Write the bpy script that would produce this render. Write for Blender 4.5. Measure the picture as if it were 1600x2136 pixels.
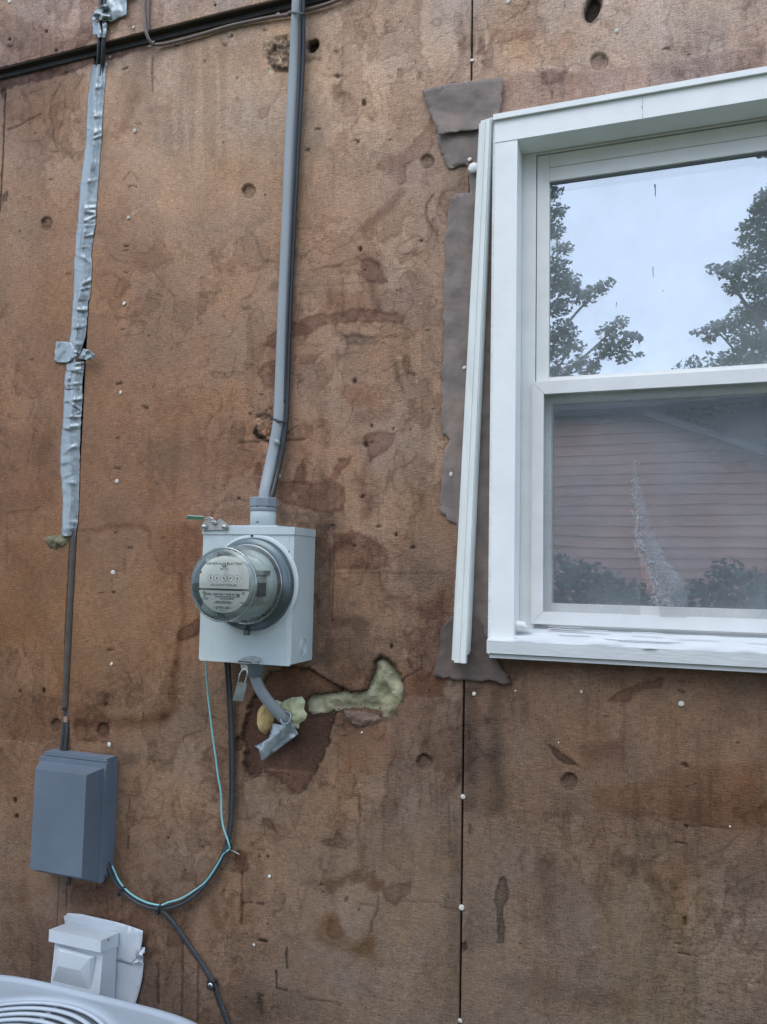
import bpy, bmesh, math, random
import numpy as np
from mathutils import Vector, Matrix
from mathutils.geometry import delaunay_2d_cdt
random.seed(7)
SC = bpy.context.scene
for o in list(bpy.data.objects):
    bpy.data.objects.remove(o)

# ------------------------------------------------------------------ camera
D, CZ, FPX = 1.49, 1.70, 1650.0          # metres to the wall, eye height, focal length in photo pixels
YAW, PIT, ROL = map(math.radians, (19.537, 4.4275, 1.1576))
CAM = np.array([0.0, -D, CZ])
_f = np.array([-math.sin(YAW)*math.cos(PIT), math.cos(YAW)*math.cos(PIT), math.sin(PIT)])
_r = np.array([math.cos(YAW), math.sin(YAW), 0.0])
_u = np.cross(_r, _f)
R2 = math.cos(ROL)*_r + math.sin(ROL)*_u
U2 = -math.sin(ROL)*_r + math.cos(ROL)*_u
MC = np.stack([R2, -U2, _f])
cd = bpy.data.cameras.new('camera'); cam = bpy.data.objects.new('camera', cd)
SC.collection.objects.link(cam); SC.camera = cam
cam.matrix_world = Matrix(((R2[0], U2[0], -_f[0], CAM[0]), (R2[1], U2[1], -_f[1], CAM[1]), (R2[2], U2[2], -_f[2], CAM[2]), (0, 0, 0, 1)))
cd.sensor_fit = 'VERTICAL'; cd.sensor_height = 24.0; cd.lens = 24.0*FPX/2136.0
cd.clip_start = 0.02; cd.clip_end = 400

# ------------------------------------------------------------------ light
SUN_EL, SUN_AZ = math.radians(56), math.radians(197)    # azimuth clockwise from +Y
w = bpy.data.worlds.new('World'); SC.world = w; w.use_nodes = True
nt = w.node_tree; nt.nodes.clear()
sky = nt.nodes.new('ShaderNodeTexSky'); sky.sky_type = 'NISHITA'; sky.sun_disc = False
sky.sun_elevation = SUN_EL; sky.sun_rotation = SUN_AZ
sky.air_density = 1.0; sky.dust_density = 1.6; sky.ozone_density = 1.6
hs = nt.nodes.new('ShaderNodeHueSaturation'); hs.inputs['Saturation'].default_value = 0.9
bg = nt.nodes.new('ShaderNodeBackground'); bg.inputs['Strength'].default_value = 0.15
wo = nt.nodes.new('ShaderNodeOutputWorld')
nt.links.new(sky.outputs[0], hs.inputs['Color']); 
cl = nt.nodes.new('ShaderNodeTexNoise'); cl.inputs['Scale'].default_value = 1.6; cl.inputs['Detail'].default_value = 5
cr = nt.nodes.new('ShaderNodeValToRGB'); cr.color_ramp.elements[0].position = 0.3; cr.color_ramp.elements[1].position = 0.75
cr.color_ramp.elements[0].color = (0.655, 0.80, 1.03, 1); cr.color_ramp.elements[1].color = (0.77, 0.91, 1.12, 1)
nt.links.new(cl.outputs[0], cr.inputs[0])
cv = nt.nodes.new('ShaderNodeVectorMath'); cv.operation = 'SCALE'; cv.inputs['Scale'].default_value = 6.2; nt.links.new(cr.outputs[0], cv.inputs[0])
cm = nt.nodes.new('ShaderNodeMix'); cm.data_type = 'RGBA'; cm.inputs[0].default_value = 0.78      # an even cloud deck over the clear sky
nt.links.new(hs.outputs[0], cm.inputs[6]); nt.links.new(cv.outputs[0], cm.inputs[7]); nt.links.new(cm.outputs[2], bg.inputs[0]); nt.links.new(bg.outputs[0], wo.inputs[0])
sl = bpy.data.lights.new('sun', 'SUN'); sl.energy = 0.6; sl.angle = math.radians(40); sl.color = (1.0, 0.98, 0.94)
so = bpy.data.objects.new('sun', sl); SC.collection.objects.link(so); so.location = (-3, -6, 9)
sd = Vector((math.sin(SUN_AZ)*math.cos(SUN_EL), math.cos(SUN_AZ)*math.cos(SUN_EL), math.sin(SUN_EL)))
so.rotation_euler = sd.to_track_quat('Z', 'Y').to_euler()
SC.view_settings.view_transform = 'Standard'; SC.view_settings.look = 'None'
SC.view_settings.gamma = 1.0; SC.view_settings.use_curve_mapping = False
SC.view_settings.exposure = 1.06
SC.cycles.max_bounces = 8; SC.cycles.transparent_max_bounces = 12
ILL = np.array([0.72, 0.88, 1.04])      # how bright a white board reads on this wall; turns photo colours into base colours

# ------------------------------------------------------------------ helpers
def W(px, py, y=0.0):
    d = MC.T @ np.array([(px-800)/FPX, (py-1068)/FPX, 1.0]); t = (y+D)/d[1]
    return CAM + t*d
def WZ(px, py, z):
    d = MC.T @ np.array([(px-800)/FPX, (py-1068)/FPX, 1.0]); t = (z-CZ)/d[2]
    return CAM + t*d
def RF(px, py, yp, g):
    """the point of the plane y = yp that a pane at y = g mirrors to this photo pixel"""
    d = MC.T @ np.array([(px-800)/FPX, (py-1068)/FPX, 1.0]); t = (2*g+D-yp)/d[1]
    return np.array([t*d[0], yp, CZ+t*d[2]])
def srgb(c):
    c = np.asarray(c, float)/255.0
    return np.where(c <= 0.04045, c/12.92, ((c+0.055)/1.055)**2.4)
def alb(r, g, b):
    v = np.clip(srgb((r, g, b))/ILL, 0.004, 0.82); return (float(v[0]), float(v[1]), float(v[2]), 1)

ROOT = {}
def link(o):
    SC.collection.objects.link(o); return o
def thing(name, loc, label, cat, group=None):
    o = link(bpy.data.objects.new(name, None)); o.location = Vector([float(v) for v in loc]); o.empty_display_size = 0.05
    o['label'] = label; o['category'] = cat
    if group: o['group'] = group
    ROOT[o.name] = np.array([float(v) for v in loc])
    return o
def tag(o, label, cat, group=None):
    o['label'] = label; o['category'] = cat
    if group: o['group'] = group
    return o
def rootof(p):
    while p.parent: p = p.parent
    return ROOT.get(p.name, np.zeros(3))
def add(name, verts, faces, mat, parent=None, smooth=False, label=None):
    verts = np.asarray(verts, float)
    me = bpy.data.meshes.new(name)
    if parent is not None: off = rootof(parent)
    else:
        off = (verts.min(0)+verts.max(0))/2
    me.from_pydata((verts-off).tolist(), [], faces if isinstance(faces, list) else faces.tolist())
    me.materials.append(mat)
    if smooth: me.shade_smooth()
    me.update()
    o = link(bpy.data.objects.new(name, me))
    if parent is not None: o.parent = parent
    else:
        o.location = Vector(off.tolist()); ROOT[o.name] = off
    if label: o['label'] = label
    return o
def add_bm(name, bm, mat, parent=None, smooth=False, bevel=0, segs=2, label=None):
    if bevel:
        es = [e for e in bm.edges if len(e.link_faces) == 2 and e.calc_face_angle(0) > 0.5]
        bmesh.ops.bevel(bm, geom=es, offset=bevel, segments=segs, profile=0.6, affect='EDGES', clamp_overlap=True)
    bmesh.ops.recalc_face_normals(bm, faces=bm.faces)
    vs = [v.co[:] for v in bm.verts]; bm.verts.index_update()
    fs = [[v.index for v in f.verts] for f in bm.faces]; bm.free()
    return add(name, vs, fs, mat, parent, smooth, label)
def hexa(bm, p8):
    """8 corners: front TL TR BR BL, back TL TR BR BL"""
    v = [bm.verts.new([float(c) for c in p]) for p in p8]
    for f in ((0, 1, 2, 3), (7, 6, 5, 4), (0, 4, 5, 1), (1, 5, 6, 2), (2, 6, 7, 3), (3, 7, 4, 0)):
        bm.faces.new([v[i] for i in f])
def cbox(bm, x0, x1, y0, y1, z0, z1):
    hexa(bm, [(x0, y0, z1), (x1, y0, z1), (x1, y0, z0), (x0, y0, z0), (x0, y1, z1), (x1, y1, z1), (x1, y1, z0), (x0, y1, z0)])
def box(name, x0, x1, y0, y1, z0, z1, mat, parent=None, bevel=0.0015, label=None):
    bm = bmesh.new(); cbox(bm, x0, x1, y0, y1, z0, z1)
    return add_bm(name, bm, mat, parent, bevel=bevel, label=label)
def catmull(P, n):
    P = [np.asarray(p, float) for p in P]
    P = [2*P[0]-P[1]]+P+[2*P[-1]-P[-2]]; out = []
    for i in range(1, len(P)-2):
        a, b, c, d = P[i-1:i+3]
        for k in range(n):
            t = k/n
            out.append(0.5*((2*b)+(c-a)*t+(2*a-5*b+4*c-d)*t*t+(3*b-a-3*c+d)*t**3))
    out.append(P[-2]); return np.array(out)
def tube_geo(P, r, sides=10, ry=None, up=(0, 1, 0), V=None, F=None, cap=True):
    """sweep an ellipse (r across, ry towards 'up') along the points"""
    V = [] if V is None else V; F = [] if F is None else F
    base = len(V); P = np.asarray(P, float); n = len(P); ry = r if ry is None else ry
    T = np.gradient(P, axis=0)
    rr = r if hasattr(r, '__len__') else [r]*n; rry = ry if hasattr(ry, '__len__') else [ry]*n
    up = np.asarray(up, float)
    for i in range(n):
        t = T[i]/np.linalg.norm(T[i]); s = np.cross(t, up); s /= (np.linalg.norm(s)+1e-9); u = np.cross(s, t)
        for k in range(sides):
            a = 2*math.pi*k/sides
            V.append(P[i]+s*math.cos(a)*rr[i]+u*math.sin(a)*rry[i])
    for i in range(n-1):
        for k in range(sides):
            k2 = (k+1) % sides
            F.append([base+i*sides+k, base+i*sides+k2, base+(i+1)*sides+k2, base+(i+1)*sides+k])
    if cap:
        F.append([base+k for k in range(sides)][::-1]); F.append([base+(n-1)*sides+k for k in range(sides)])
    return V, F
def tube(name, P, r, mat, parent=None, n=6, sides=10, ry=None, up=(0, 1, 0), label=None):
    Q = catmull(P, n) if len(P) > 2 else np.asarray(P, float)
    V, F = tube_geo(Q, r, sides, ry, up)
    return add(name, V, F, mat, parent, True, label)
def lathe(name, prof, c, axis, mat, parent=None, n=48, smooth=True, closed=False, label=None):
    """prof: (radius, along) ; axis 'y' or 'z' ; c: centre"""
    V, F = [], []; m = len(prof)
    for r, a in prof:
        for k in range(n):
            t = 2*math.pi*k/n
            if axis == 'y': V.append((c[0]+r*math.cos(t), c[1]+a, c[2]+r*math.sin(t)))
            else: V.append((c[0]+r*math.cos(t), c[1]+r*math.sin(t), c[2]+a))
    for i in range(m-1 if not closed else m):
        for k in range(n):
            j = (i+1) % m; k2 = (k+1) % n
            F.append([i*n+k, i*n+k2, j*n+k2, j*n+k])
    if not closed:
        F.append([k for k in range(n)][::-1]); F.append([(m-1)*n+k for k in range(n)])
    bm = bmesh.new(); bv = [bm.verts.new(v) for v in V]
    for f in F: bm.faces.new([bv[i] for i in f])
    return add_bm(name, bm, mat, parent, smooth, label=label)
def text(name, s, size, pos, mat, parent, align='CENTER', ext=0.0002, sx=1.0):
    cu = bpy.data.curves.new(name, 'FONT'); cu.body = s; cu.size = size; cu.align_x = align; cu.align_y = 'CENTER'
    cu.extrude = ext; cu.resolution_u = 3; cu.offset = size*.018
    t = bpy.data.objects.new(name+'_curve', cu); link(t)
    bpy.context.view_layer.update()
    ev = t.evaluated_get(bpy.context.evaluated_depsgraph_get()); me0 = ev.to_mesh()
    V = [(pos[0]+v.co.x*sx, pos[1]-v.co.z, pos[2]+v.co.y) for v in me0.vertices]
    F = [list(p.vertices) for p in me0.polygons]
    ev.to_mesh_clear(); bpy.data.objects.remove(t); bpy.data.curves.remove(cu)
    return add(name, V, F, mat, parent)
# lattice noise in numpy
def vnoise(x, z, s, seed):
    x = np.asarray(x)/s; z = np.asarray(z)/s
    xi = np.floor(x).astype(np.int64); zi = np.floor(z).astype(np.int64); fx = x-xi; fz = z-zi
    fx = fx*fx*(3-2*fx); fz = fz*fz*(3-2*fz)
    def h(a, b):
        n = (a*374761393+b*668265263+seed*982451653) & 0xffffffff
        n = ((n ^ (n >> 13))*1274126177) & 0xffffffff
        return ((n ^ (n >> 16)) & 0xffff)/65535.0
    return (h(xi, zi)*(1-fx)+h(xi+1, zi)*fx)*(1-fz)+(h(xi, zi+1)*(1-fx)+h(xi+1, zi+1)*fx)*fz
def fbm(x, z, s, seed, oct=4):
    o = 0; a = 0.5; t = 0
    for k in range(oct):
        o = o+a*vnoise(x, z, s/2**k, seed+k*17); t += a; a *= 0.55
    return o/t
def patch(name, poly, y, mat, parent=None, step=6, thick=0.0012, wr=0.0, wrs=25, lift=None, seed=1, rough=0.0, label=None):
    """sheet cut to an outline given in photo pixels, lying on the plane y, with wrinkles"""
    P = []
    poly = [np.array(p, float) for p in poly]
    for i in range(len(poly)):
        a, b = poly[i], poly[(i+1) % len(poly)]; L = np.linalg.norm(b-a); n = max(1, int(L/step))
        for k in range(n):
            q = a+(b-a)*k/n
            if rough and k: q = q+rough*np.array([fbm(q[0], q[1], 14, seed)-.5, fbm(q[0], q[1], 14, seed+5)-.5])*2
            P.append(q)
    nb = len(P); A = np.array(P); lo, hi = A.min(0), A.max(0)
    def inside(pt):
        c = False; j = len(P)-1
        for i in range(len(P)):
            if (P[i][1] > pt[1]) != (P[j][1] > pt[1]) and pt[0] < (P[j][0]-P[i][0])*(pt[1]-P[i][1])/(P[j][1]-P[i][1]+1e-12)+P[i][0]: c = not c
            j = i
        return c
    rg = np.random.RandomState(seed)
    for gx in np.arange(lo[0]+step/2, hi[0], step):
        for gy in np.arange(lo[1]+step/2, hi[1], step):
            q = np.array([gx, gy])+rg.uniform(-.25, .25, 2)*step
            if inside(q) and np.min(np.abs(A-q).sum(1)) > step*0.5: P.append(q)
    vs, es, fs, *_ = delaunay_2d_cdt([Vector(p) for p in P], [(i, (i+1) % nb) for i in range(nb)], [list(range(nb))], 1, 1e-4)
    vs = np.array([v[:] for v in vs])
    off = -wr*np.abs(fbm(vs[:, 0], vs[:, 1], wrs, seed, 3)-.5)*2.5 if wr else np.zeros(len(vs))
    if lift is not None: off = off-np.array([lift(p[0], p[1]) for p in vs])
    V = [W(p[0], p[1], y+o) for p, o in zip(vs, off)]
    o = add(name, V, [list(f) for f in fs], mat, parent, True, label)
    me = o.data
    if sum(p.normal.y for p in me.polygons) > 0: me.flip_normals()
    if thick:
        m = o.modifiers.new('thickness', 'SOLIDIFY'); m.thickness = thick; m.offset = -1
    return o

# ------------------------------------------------------------------ materials
def pm(name, col, rough=0.6, var=0.12, scale=40.0, bump=0.0, bscale=300.0, metal=0.0, spec=0.4, stretch=(1, 1, 1), col2=None, dirt=0.0, dirtcol=(0.12, 0.10, 0.085, 1), dscale=14.0):
    m = bpy.data.materials.new(name); m.use_nodes = True; n = m.node_tree.nodes; L = m.node_tree.links
    b = n['Principled BSDF']; b.inputs['Roughness'].default_value = rough; b.inputs['Metallic'].default_value = metal
    b.inputs['Specular IOR Level'].default_value = spec
    tc = n.new('ShaderNodeTexCoord'); mp = n.new('ShaderNodeMapping'); mp.inputs['Scale'].default_value = stretch
    L.new(tc.outputs['Object'], mp.inputs[0])
    nz = n.new('ShaderNodeTexNoise'); nz.inputs['Scale'].default_value = scale; nz.inputs['Detail'].default_value = 5
    L.new(mp.outputs[0], nz.inputs['Vector'])
    c = np.array(col[:3]); lo = (c*(1-var)); hi = np.clip(c*(1+var), 0, 0.86)
    if col2 is not None: hi = np.array(col2[:3])
    rp = n.new('ShaderNodeValToRGB'); rp.color_ramp.elements[0].position = 0.3; rp.color_ramp.elements[1].position = 0.7
    rp.color_ramp.elements[0].color = (*map(float, lo), 1); rp.color_ramp.elements[1].color = (*map(float, hi), 1)
    L.new(nz.outputs[0], rp.inputs[0]); out = rp.outputs[0]
    if dirt:
        nd = n.new('ShaderNodeTexNoise'); nd.inputs['Scale'].default_value = dscale; nd.inputs['Detail'].default_value = 7; nd.inputs['Roughness'].default_value = 0.7
        L.new(mp.outputs[0], nd.inputs['Vector'])
        rd = n.new('ShaderNodeMapRange'); rd.inputs[1].default_value = 0.52; rd.inputs[2].default_value = 0.78; rd.inputs[4].default_value = dirt
        L.new(nd.outputs[0], rd.inputs[0])
        mx = n.new('ShaderNodeMix'); mx.data_type = 'RGBA'; L.new(rd.outputs[0], mx.inputs[0]); L.new(out, mx.inputs[6]); mx.inputs[7].default_value = dirtcol
        out = mx.outputs[2]
    L.new(out, b.inputs['Base Color'])
    rr = n.new('ShaderNodeMapRange'); rr.inputs[3].default_value = max(0.02, rough-0.1); rr.inputs[4].default_value = min(1, rough+0.1)
    L.new(nz.outputs[0], rr.inputs[0]); L.new(rr.outputs[0], b.inputs['Roughness'])
    if bump:
        nb = n.new('ShaderNodeTexNoise'); nb.inputs['Scale'].default_value = bscale; nb.inputs['Detail'].default_value = 4
        L.new(mp.outputs[0], nb.inputs['Vector'])
        bp = n.new('ShaderNodeBump'); bp.inputs['Strength'].default_value = 1.0; bp.inputs['Distance'].default_value = bump
        L.new(nb.outputs[0], bp.inputs['Height']); L.new(bp.outputs[0], b.inputs['Normal'])
    return m
def glassmat(name, refl, tint=(0.86, 0.9, 0.89, 1), rough=0.0, bump=0.0, bscale=3.0, dust=0.0):
    """thin pane: mirror part from Fresnel plus a coating, the rest clear; a little dust"""
    m = bpy.data.materials.new(name); m.use_nodes = True; n = m.node_tree.nodes; L = m.node_tree.links; n.clear()
    o = n.new('ShaderNodeOutputMaterial'); tr = n.new('ShaderNodeBsdfTransparent'); tr.inputs[0].default_value = tint
    gl = n.new('ShaderNodeBsdfGlossy'); gl.inputs['Roughness'].default_value = rough; gl.inputs['Color'].default_value = (0.94, 0.97, 1, 1)
    fr = n.new('ShaderNodeLayerWeight'); fr.inputs[0].default_value = 0.25
    mr = n.new('ShaderNodeMapRange'); mr.inputs[3].default_value = refl; mr.inputs[4].default_value = 1.0
    L.new(fr.outputs['Fresnel'], mr.inputs[0])
    mr.inputs[1].default_value = 0.03
    mx = n.new('ShaderNodeMixShader'); L.new(mr.outputs[0], mx.inputs[0]); L.new(tr.outputs[0], mx.inputs[1]); L.new(gl.outputs[0], mx.inputs[2])
    out = mx.outputs[0]
    tc = n.new('ShaderNodeTexCoord')
    if bump:
        nb = n.new('ShaderNodeTexNoise'); nb.inputs['Scale'].default_value = bscale; nb.inputs['Detail'].default_value = 1
        L.new(tc.outputs['Object'], nb.inputs['Vector'])
        bp = n.new('ShaderNodeBump'); bp.inputs['Strength'].default_value = 1; bp.inputs['Distance'].default_value = bump
        L.new(nb.outputs[0], bp.inputs['Height']); L.new(bp.outputs[0], gl.inputs['Normal'])
    if dust:
        df = n.new('ShaderNodeBsdfDiffuse'); df.inputs[0].default_value = (0.55, 0.60, 0.62, 1)
        nd = n.new('ShaderNodeTexNoise'); nd.inputs['Scale'].default_value = 9; nd.inputs['Detail'].default_value = 8
        L.new(tc.outputs['Object'], nd.inputs['Vector'])
        md = n.new('ShaderNodeMapRange'); md.inputs[1].default_value = 0.3; md.inputs[2].default_value = 0.8; md.inputs[3].default_value = dust*0.4; md.inputs[4].default_value = dust
        L.new(nd.outputs[0], md.inputs[0])
        m2 = n.new('ShaderNodeMixShader'); L.new(md.outputs[0], m2.inputs[0]); L.new(out, m2.inputs[1]); L.new(df.outputs[0], m2.inputs[2]); out = m2.outputs[0]
    L.new(out, o.inputs[0]); return m

M = {}
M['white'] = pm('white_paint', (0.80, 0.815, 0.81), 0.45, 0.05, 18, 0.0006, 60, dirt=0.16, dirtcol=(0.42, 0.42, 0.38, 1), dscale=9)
M['white_old'] = pm('weathered_white_paint', (0.77, 0.785, 0.78), 0.6, 0.07, 30, 0.0012, 90, dirt=0.35, dirtcol=(0.42, 0.41, 0.37, 1), dscale=12, stretch=(0.6, 1, 2))
M['vinyl'] = pm('white_vinyl', (0.75, 0.755, 0.73), 0.4, 0.04, 22, dirt=0.12, dirtcol=(0.40, 0.40, 0.34, 1))
M['screen_bar'] = pm('white_screen_bar', (0.70, 0.71, 0.71), 0.42, 0.04, 25, dirt=0.1, dirtcol=(0.4, 0.4, 0.36, 1))
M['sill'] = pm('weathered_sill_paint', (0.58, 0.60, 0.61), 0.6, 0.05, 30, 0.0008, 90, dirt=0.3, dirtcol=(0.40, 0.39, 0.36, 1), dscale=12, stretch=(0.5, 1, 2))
M['flash'] = pm('loose_trim_paint', (0.72, 0.745, 0.72), 0.5, 0.06, 14, 0.0008, 50, dirt=0.3, dirtcol=(0.40, 0.41, 0.36, 1), dscale=10, stretch=(3, 3, .6))
M['metergrey'] = pm('meter_box_grey', (0.49, 0.555, 0.565), 0.42, 0.06, 12, 0.0003, 200, spec=0.45, dirt=0.32, dirtcol=(0.32, 0.34, 0.34, 1), dscale=16, stretch=(1, 1, .45))
M['pvc'] = pm('grey_pvc', (0.20, 0.235, 0.265), 0.45, 0.06, 30, dirt=0.15)
M['cablegrey'] = pm('grey_cable_jacket', (0.285, 0.315, 0.335), 0.5, 0.08, 22, 0.0005, 60, stretch=(1, 1, .35), dirt=0.25, dirtcol=(0.16, 0.16, 0.15, 1))
M['black'] = pm('black_jacket', (0.024, 0.026, 0.030), 0.42, 0.2, 60, spec=0.5)
M['dkgrey'] = pm('dark_grey_jacket', (0.042, 0.046, 0.052), 0.5, 0.2, 60)
M['browncable'] = pm('brown_painted_cable', (0.20, 0.155, 0.14), 0.6, 0.2, 40, dirt=0.3)
M['teal'] = pm('teal_jacket', (0.20, 0.48, 0.50), 0.45, 0.1, 80)
M['tape'] = pm('silver_duct_tape', (0.36, 0.41, 0.43), 0.36, 0.12, 30, 0.0009, 120, metal=0.25, spec=0.5, dirt=0.22, dirtcol=(0.25, 0.26, 0.26, 1), dscale=20)
M['box'] = pm('slate_plastic', (0.118, 0.149, 0.187), 0.5, 0.10, 9, 0.0002, 500, spec=0.4, dirt=0.30, dirtcol=(0.17, 0.17, 0.17, 1), dscale=10)
M['zinc'] = pm('zinc_metal', (0.42, 0.41, 0.38), 0.4, 0.18, 80, metal=0.7)
M['steel'] = pm('steel', (0.55, 0.56, 0.56), 0.28, 0.1, 60, metal=0.9)
M['nail'] = pm('nail_head', (0.60, 0.58, 0.52), 0.5, 0.2, 200, 0.0006, 400, metal=0.1, dirt=0.6, dirtcol=(.25, .2, .15, 1), dscale=160)
M['green'] = pm('green_tag', (0.02, 0.12, 0.06), 0.4, 0.1, 60)
M['darkring'] = pm('dark_socket_ring', (0.11, 0.135, 0.145), 0.32, 0.15, 30, metal=0.6)
M['dial'] = pm('dial_plate', (0.84, 0.85, 0.79), 0.6, 0.04, 30)
M['dial2'] = pm('name_plate', (0.72, 0.75, 0.75), 0.5, 0.04, 30)
M['ink'] = pm('black_print', (0.035, 0.037, 0.04), 0.7, 0.05, 50)
M['inkgrey'] = pm('grey_print', (0.16, 0.17, 0.17), 0.7, 0.05, 50)
M['label'] = pm('white_label', (0.76, 0.77, 0.75), 0.6, 0.02, 50)
M['mech'] = pm('meter_mechanism', (0.42, 0.46, 0.44), 0.45, 0.15, 60, metal=0.2)
M['paper'] = pm('tar_paper', (0.205, 0.168, 0.150), 0.85, 0.28, 22, 0.0012, 90, dirt=0.9, dirtcol=(0.30, 0.21, 0.155, 1), dscale=13)
M['paperdark'] = pm('dark_tar_paper', (0.115, 0.088, 0.078), 0.85, 0.25, 18, 0.0012, 90, dirt=0.4, dirtcol=(0.19, 0.13, 0.10, 1), dscale=11)
M['foam'] = pm('old_spray_foam', (0.66, 0.47, 0.21), 0.8, 0.25, 40, 0.004, 120, dirt=0.4, dirtcol=(0.22, 0.14, 0.07, 1), dscale=25)
M['foamlight'] = pm('pale_spray_foam', (0.54, 0.54, 0.33), 0.85, 0.2, 40, 0.005, 90, dirt=0.3, dirtcol=(0.26, 0.25, 0.14, 1), dscale=25)
M['insul'] = pm('glass_wool', (0.31, 0.295, 0.17), 0.98, 0.25, 30, 0.0016, 300, spec=0.05, col2=(0.50, 0.475, 0.33), dirt=0.75, dirtcol=(0.10, 0.115, 0.05, 1), dscale=22)
M['backing'] = pm('dark_cavity_board', (0.045, 0.033, 0.028), 0.9, 0.3, 14, 0.002, 60)
M['dark'] = pm('dark_void', (0.012, 0.011, 0.011), 0.9, 0.1, 10)
M['acwhite'] = pm('condenser_paint', (0.35, 0.40, 0.45), 0.4, 0.05, 10, 0.0004, 90, dirt=0.22, dirtcol=(0.35, 0.36, 0.36, 1), dscale=9)
M['acwire'] = pm('grille_wire_paint', (0.42, 0.47, 0.52), 0.4, 0.05, 40)
M['discwhite'] = pm('disconnect_paint', (0.52, 0.56, 0.60), 0.42, 0.05, 16, dirt=0.18, dirtcol=(0.34, 0.33, 0.30, 1), dscale=13)
M['fibre'] = pm('torn_fibre', (0.165, 0.108, 0.082), 0.95, 0.35, 60, 0.004, 150)
M['room'] = pm('room_plaster', (0.10, 0.10, 0.105), 0.9, 0.1, 4)
M['pane'] = glassmat('window_pane', 0.47, (0.80, 0.83, 0.84, 1), 0.004, 0.0002, 6.0, dust=0.36)
M['pane2'] = glassmat('inner_window_pane', 0.34, (0.80, 0.83, 0.84, 1), 0.02, 0.0003, 4.0)
M['dome'] = glassmat('meter_glass', 0.05, (0.95, 0.97, 0.94, 1), 0.03, 0.0, 3, dust=0.07)

# the window screen: a woven mesh whose threads are too fine to build one by one
def screenmat(name='insect_screen', c0=(0.13, 0.155, 0.18, 1), c1=(0.34, 0.38, 0.42, 1)):
    m = bpy.data.materials.new(name); m.use_nodes = True; n = m.node_tree.nodes; L = m.node_tree.links; n.clear()
    o = n.new('ShaderNodeOutputMaterial'); tr = n.new('ShaderNodeBsdfTransparent'); df = n.new('ShaderNodeBsdfDiffuse')
    tc = n.new('ShaderNodeTexCoord')
    def streak(sx, sz, sc):
        mp = n.new('ShaderNodeMapping'); mp.inputs['Scale'].default_value = (sx, 1, sz)
        nz = n.new('ShaderNodeTexNoise'); nz.inputs['Scale'].default_value = sc; nz.inputs['Detail'].default_value = 3
        L.new(tc.outputs['Object'], mp.inputs[0]); L.new(mp.outputs[0], nz.inputs['Vector']); return nz
    a = streak(1, 9, 110); b = streak(9, 1, 110); c = streak(1, 1, 7)
    ad = n.new('ShaderNodeMath'); ad.operation = 'MAXIMUM'; L.new(a.outputs[0], ad.inputs[0]); L.new(b.outputs[0], ad.inputs[1])
    ml = n.new('ShaderNodeMath'); ml.operation = 'MULTIPLY'; L.new(ad.outputs[0], ml.inputs[0]); L.new(c.outputs[0], ml.inputs[1])
    mr = n.new('ShaderNodeMapRange'); mr.inputs[1].default_value = 0.16; mr.inputs[2].default_value = 0.46; mr.inputs[3].default_value = 0.13; mr.inputs[4].default_value = 0.46
    L.new(ml.outputs[0], mr.inputs[0])
    rp = n.new('ShaderNodeValToRGB'); rp.color_ramp.elements[0].color = c0; rp.color_ramp.elements[1].color = c1
    rp.color_ramp.elements[0].position = 0.45; rp.color_ramp.elements[1].position = 0.72
    L.new(ad.outputs[0], rp.inputs[0]); L.new(rp.outputs[0], df.inputs[0])
    mx = n.new('ShaderNodeMixShader'); L.new(mr.outputs[0], mx.inputs[0]); L.new(tr.outputs[0], mx.inputs[1]); L.new(df.outputs[0], mx.inputs[2])
    L.new(mx.outputs[0], o.inputs[0]); return m
M['screen'] = screenmat(); M['screen_pale'] = screenmat('creased_screen', (0.22, 0.25, 0.28, 1), (0.62, 0.66, 0.70, 1))
M['thread'] = pm('frayed_screen_thread', (0.50, 0.52, 0.53), 0.5, 0.1, 50)

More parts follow.
